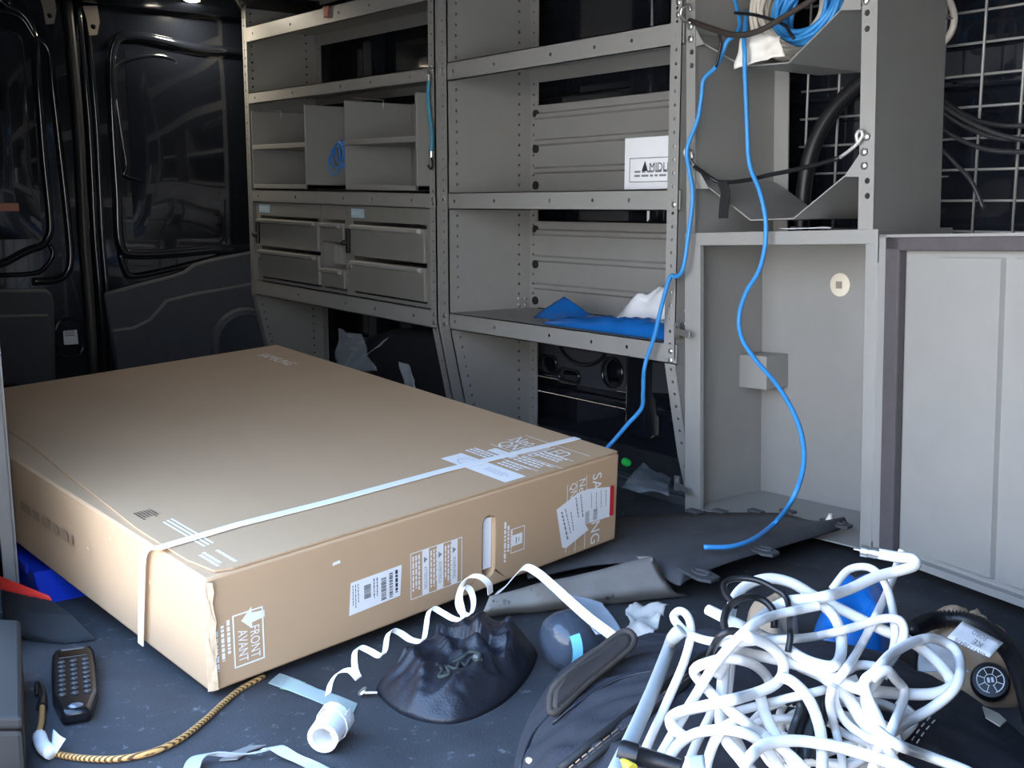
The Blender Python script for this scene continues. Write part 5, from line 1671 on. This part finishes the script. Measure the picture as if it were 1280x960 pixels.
paths = [
 ([(803, 945), (818, 912), (838, 868), (855, 828), (863, 798), (863, 780), (857, 767), (848, 764), (842, 771), (848, 781), (862, 793), (885, 801), (915, 803), (960, 800), (1010, 797), (1060, 786), (1100, 774), (1122, 774), (1130, 786), (1127, 803), (1112, 828), (1090, 846), (1070, 862)], .01, .0058),
 ([(885, 762), (905, 772), (938, 788), (975, 805), (1005, 824), (1035, 833), (1048, 827), (1052, 808), (1049, 785), (1038, 765), (1020, 752), (1000, 746)], .06, .0072),
 ([(925, 812), (912, 788), (914, 762), (922, 742), (938, 729), (962, 723), (990, 729), (1020, 746), (1060, 766), (1100, 786), (1140, 803), (1170, 826), (1188, 850), (1184, 862), (1158, 868), (1110, 866), (1070, 860), (1040, 846), (1000, 832), (960, 822), (938, 818), (916, 812)], .05, .0074),
 ([(1090, 965), (1105, 925), (1130, 905), (1165, 885), (1192, 862), (1201, 838), (1196, 815), (1180, 803), (1160, 798), (1138, 804), (1113, 819), (1094, 840), (1081, 852), (1085, 872), (1098, 900), (1112, 940), (1124, 965)], .03, .0066),
 ([(1128, 688), (1120, 710), (1110, 738), (1096, 768), (1080, 800), (1062, 830), (1045, 852)], .0, .0058),
 ([(1040, 737), (1060, 713), (1084, 709), (1101, 721), (1112, 745), (1118, 780), (1117, 810), (1104, 840), (1084, 866)], .02, .0056),
 ([(810, 972), (848, 905), (870, 868), (892, 833), (916, 804), (938, 784), (962, 771), (1000, 762), (1025, 757)], .05, .0062),
 ([(830, 968), (842, 938), (862, 920), (888, 913), (916, 913), (942, 922), (962, 942), (978, 968)], .04, .0064),
 ([(1012, 968), (985, 942), (955, 920), (920, 894), (892, 870), (872, 848), (868, 837), (882, 829), (910, 823), (938, 829), (955, 841), (964, 856)], .02, .0066),
 ([(856, 922), (840, 908), (840, 896), (856, 888), (892, 880), (932, 870), (964, 858), (978, 844), (977, 824), (960, 806), (932, 795)], .06, .0070),
 ([(914, 788), (906, 828), (902, 868), (901, 900), (908, 925), (926, 948), (944, 972)], .07, .0076),
 ([(916, 800), (912, 840), (908, 880), (912, 910), (925, 935), (938, 968)], .04, .0066),
 ([(950, 868), (956, 892), (970, 920), (986, 946), (1004, 972)], .05, .0072),
 ([(930, 955), (950, 934), (972, 927), (1000, 926), (1040, 932), (1080, 943), (1122, 957), (1150, 972)], .07, .0070),
 ([(975, 846), (990, 852), (1008, 870), (1020, 895), (1027, 925), (1028, 970)], .06, .0070),
 ([(1043, 858), (1045, 880), (1058, 903), (1078, 919), (1096, 926), (1115, 930)], .03, .0052),
 ([(1040, 858), (1037, 880), (1044, 910), (1050, 936), (1056, 970)], .01, .0052),
 ([(910, 892), (945, 883), (985, 873), (1020, 865), (1050, 856), (1072, 848)], .02, .0056),
 ([(1095, 912), (1120, 930), (1160, 945), (1200, 960), (1225, 972)], .04, .0064),
 ([(1000, 832), (1030, 846), (1058, 870), (1078, 900), (1096, 930), (1106, 968)], .05, .0085),
 ([(1088, 846), (1082, 870), (1092, 905), (1106, 935), (1118, 972)], .06, .0072),
 ([(1090, 848), (1108, 838), (1120, 850), (1130, 862), (1128, 880), (1118, 905), (1108, 930)], .05, .0060),
 ([(1055, 842), (1072, 832), (1095, 834), (1112, 846)], .03, .0062),
 ([(855, 972), (868, 935), (885, 900), (900, 868)], .01, .0058),
 ([(880, 972), (888, 940), (900, 915), (920, 900)], .05, .0062),
]
for i, (pix, lay, r_) in enumerate(paths):
    own = {0: 'white cable whose small loop stands beside the grey conduit', 1: 'white cable with a blunt cut end beside the black leads', 2: 'thick white cable in a wide loop arching over the blue bag', 3: 'white cable loop leaning over the clear bag on the kraft paper', 4: 'white cable with its cut end standing up before the cabinet door'}.get(i, HL)
    lay_in(heap(pix, lay, i+2), r_, 7, build_cable('white_cable', r_, WCABLE, own, GRP), {19: 1, 10: 1, 12: 1, 24: 1, 17: 1, 23: 1, 22: 1, 20: 1, 11: 1, 2: 2, 1: 3}.get(i, 4))
rn = random.Random(77)
for i in range(7):
    cx, cy = rn.uniform(930, 1090), rn.uniform(885, 945)
    pix = []
    a0 = rn.uniform(0, 6)
    for k in range(12):
        a = a0+k*.62
        pix.append((cx+rn.uniform(55, 85)*math.cos(a), cy+rn.uniform(22, 40)*math.sin(a)))
    lay_in(heap(pix, -.12, i+40), .0052, 6, build_cable('white_cable', .0052, WCABLE, HL, GRP, 8), 0)
# black and grey leads in the heap
KL = 'black lead looping through the white cable heap'
for i, (pix, lay, r_) in enumerate((([(920, 758), (907, 742), (906, 729), (920, 723), (945, 725), (968, 736), (984, 750), (988, 790), (985, 815)], .075, .0042), ([(908, 792), (905, 774), (913, 757), (932, 747), (952, 749), (967, 764), (968, 785)], .085, .0050), ([(884, 842), (888, 818), (898, 798), (912, 789), (930, 792)], .05, .0048))):
    lay_in(heap(pix, lay, i+70), r_, 6, build_cable('black_lead', r_, KCABLE, KL, 'black leads in the cable heap', 8))
kb_ = thing('lead_bundle', 'bundle of dark grey leads folded inside the white cable heap', 'cable', heap([(1000, 900)])[0])
for i in range(6):
    x = 992+7*i
    lay_in(heap([(x-6, 948), (x-2, 915), (x+8, 885), (x+2, 872), (x-10, 880)], -.02, 90+i), .0048, 5, lambda P: obj('strand', MB().tube(P, .0048, 7), mat('dark_grey_jacket', (.03, .032, .035), .4), kb_, 'all'), 0)
lay_in([fl(852, 787, .15), fl(842, 797, .165), fl(832, 822, .17), fl(818, 858, .175), fl(802, 895, .18), fl(786, 930, .185), fl(766, 972, .19)], .0095, 6, lambda P: obj('grey_conduit', MB().tube(P, .0095, 10), GCABLE, None, 'all', 0, 'pale grey flexible conduit lying across the black tool bag', 'conduit'))
# let the leads lie on each other and on the bag instead of passing through
from mathutils.kdtree import KDTree
def resample(P, step=.0035):
    out = [P[0].copy()]
    acc = 0
    for a, b in zip(P, P[1:]):
        L_ = (b-a).length
        n_ = max(1, int(L_/step+.5))
        out += [a.lerp(b, (i+1)/n_) for i in range(n_)]
    return out
def settle():
    """lay the leads down one after the other, the deepest first, each resting on the bag and on those already there"""
    rmax = max(r for _, r, _ in HEAP)
    for hpz in HEAP: hpz[0] = resample(hpz[0])
    order = [HEAP[i] for i in sorted(range(len(HEAP)), key=lambda i: (TURN[i], -sum((p-C0).length for p in HEAP[i][0])/len(HEAP[i][0])))]
    done = []                                  # (direction, distance, radius) of every point laid so far
    for hpz in order:
        P, r, _ = hpz
        dirs = [(p-C0).normalized() for p in P]
        dist = [(p-C0).length for p in P]
        ub = [9.0]*len(P)
        for i, d in enumerate(dirs):
            h_ = bvb.ray_cast(C0, d)
            if h_[0] is not None: ub[i] = h_[3]-r/max(.35, abs(h_[1].dot(d)))-.006
        if done:
            kd = KDTree(len(done))
            for i, (d, t, r2) in enumerate(done): kd.insert(d, i)
            kd.balance()
            for i, d in enumerate(dirs):
                for q, j, dd in kd.find_range(d, (r+rmax)*1.15/1.15):
                    d2, t2, r2 = done[j]
                    need = (r+r2)*1.08+.0004
                    side = dd*t2
                    if side < need: ub[i] = min(ub[i], t2-math.sqrt(need*need-side*side))
        dist = [min(a, b) for a, b in zip(dist, ub)]
        n_ = len(dist)
        for _k in range(60):
            dist = [min(ub[i], (dist[max(0, i-1)]+dist[i]*2+dist[min(n_-1, i+1)])/4) for i in range(n_)]
        hpz[0] = [C0+d*t for d, t in zip(dirs, dist)]
        done += [(d, t, r) for d, t in zip(dirs, dist)]
settle()
for P, r, build in HEAP: build(P)
j0, j1 = fl(772, 938, .20), fl(835, 955, .19)
jd = (j1-j0).normalized()
jn = thing('black_coupler', 'black plastic coupler with a yellow band lying on the tool bag', 'coupler', j0)
obj('coupler_body', MB().lathe(j0, jd, [(0, .010), (.004, .013), (.022, .013), (.024, .011), (.045, .010), (.07, .009)], 14), BPLAST, jn, True)
obj('yellow_band', MB().lathe(fl(778, 956, .19), (fl(790, 963, .19)-fl(778, 956, .19)), [(0, .008), (.016, .008)], 12), YELLOW, jn, True)
tgp = heap([(856, 946), (880, 944), (882, 962), (858, 964)], .13, 99)
obj('paper_flag', crumple(*tgp, 5, 4, .001, 3, 20), PAPER, None, 'all', 0, 'small white paper flag wrapped on a cable in the heap', 'label')
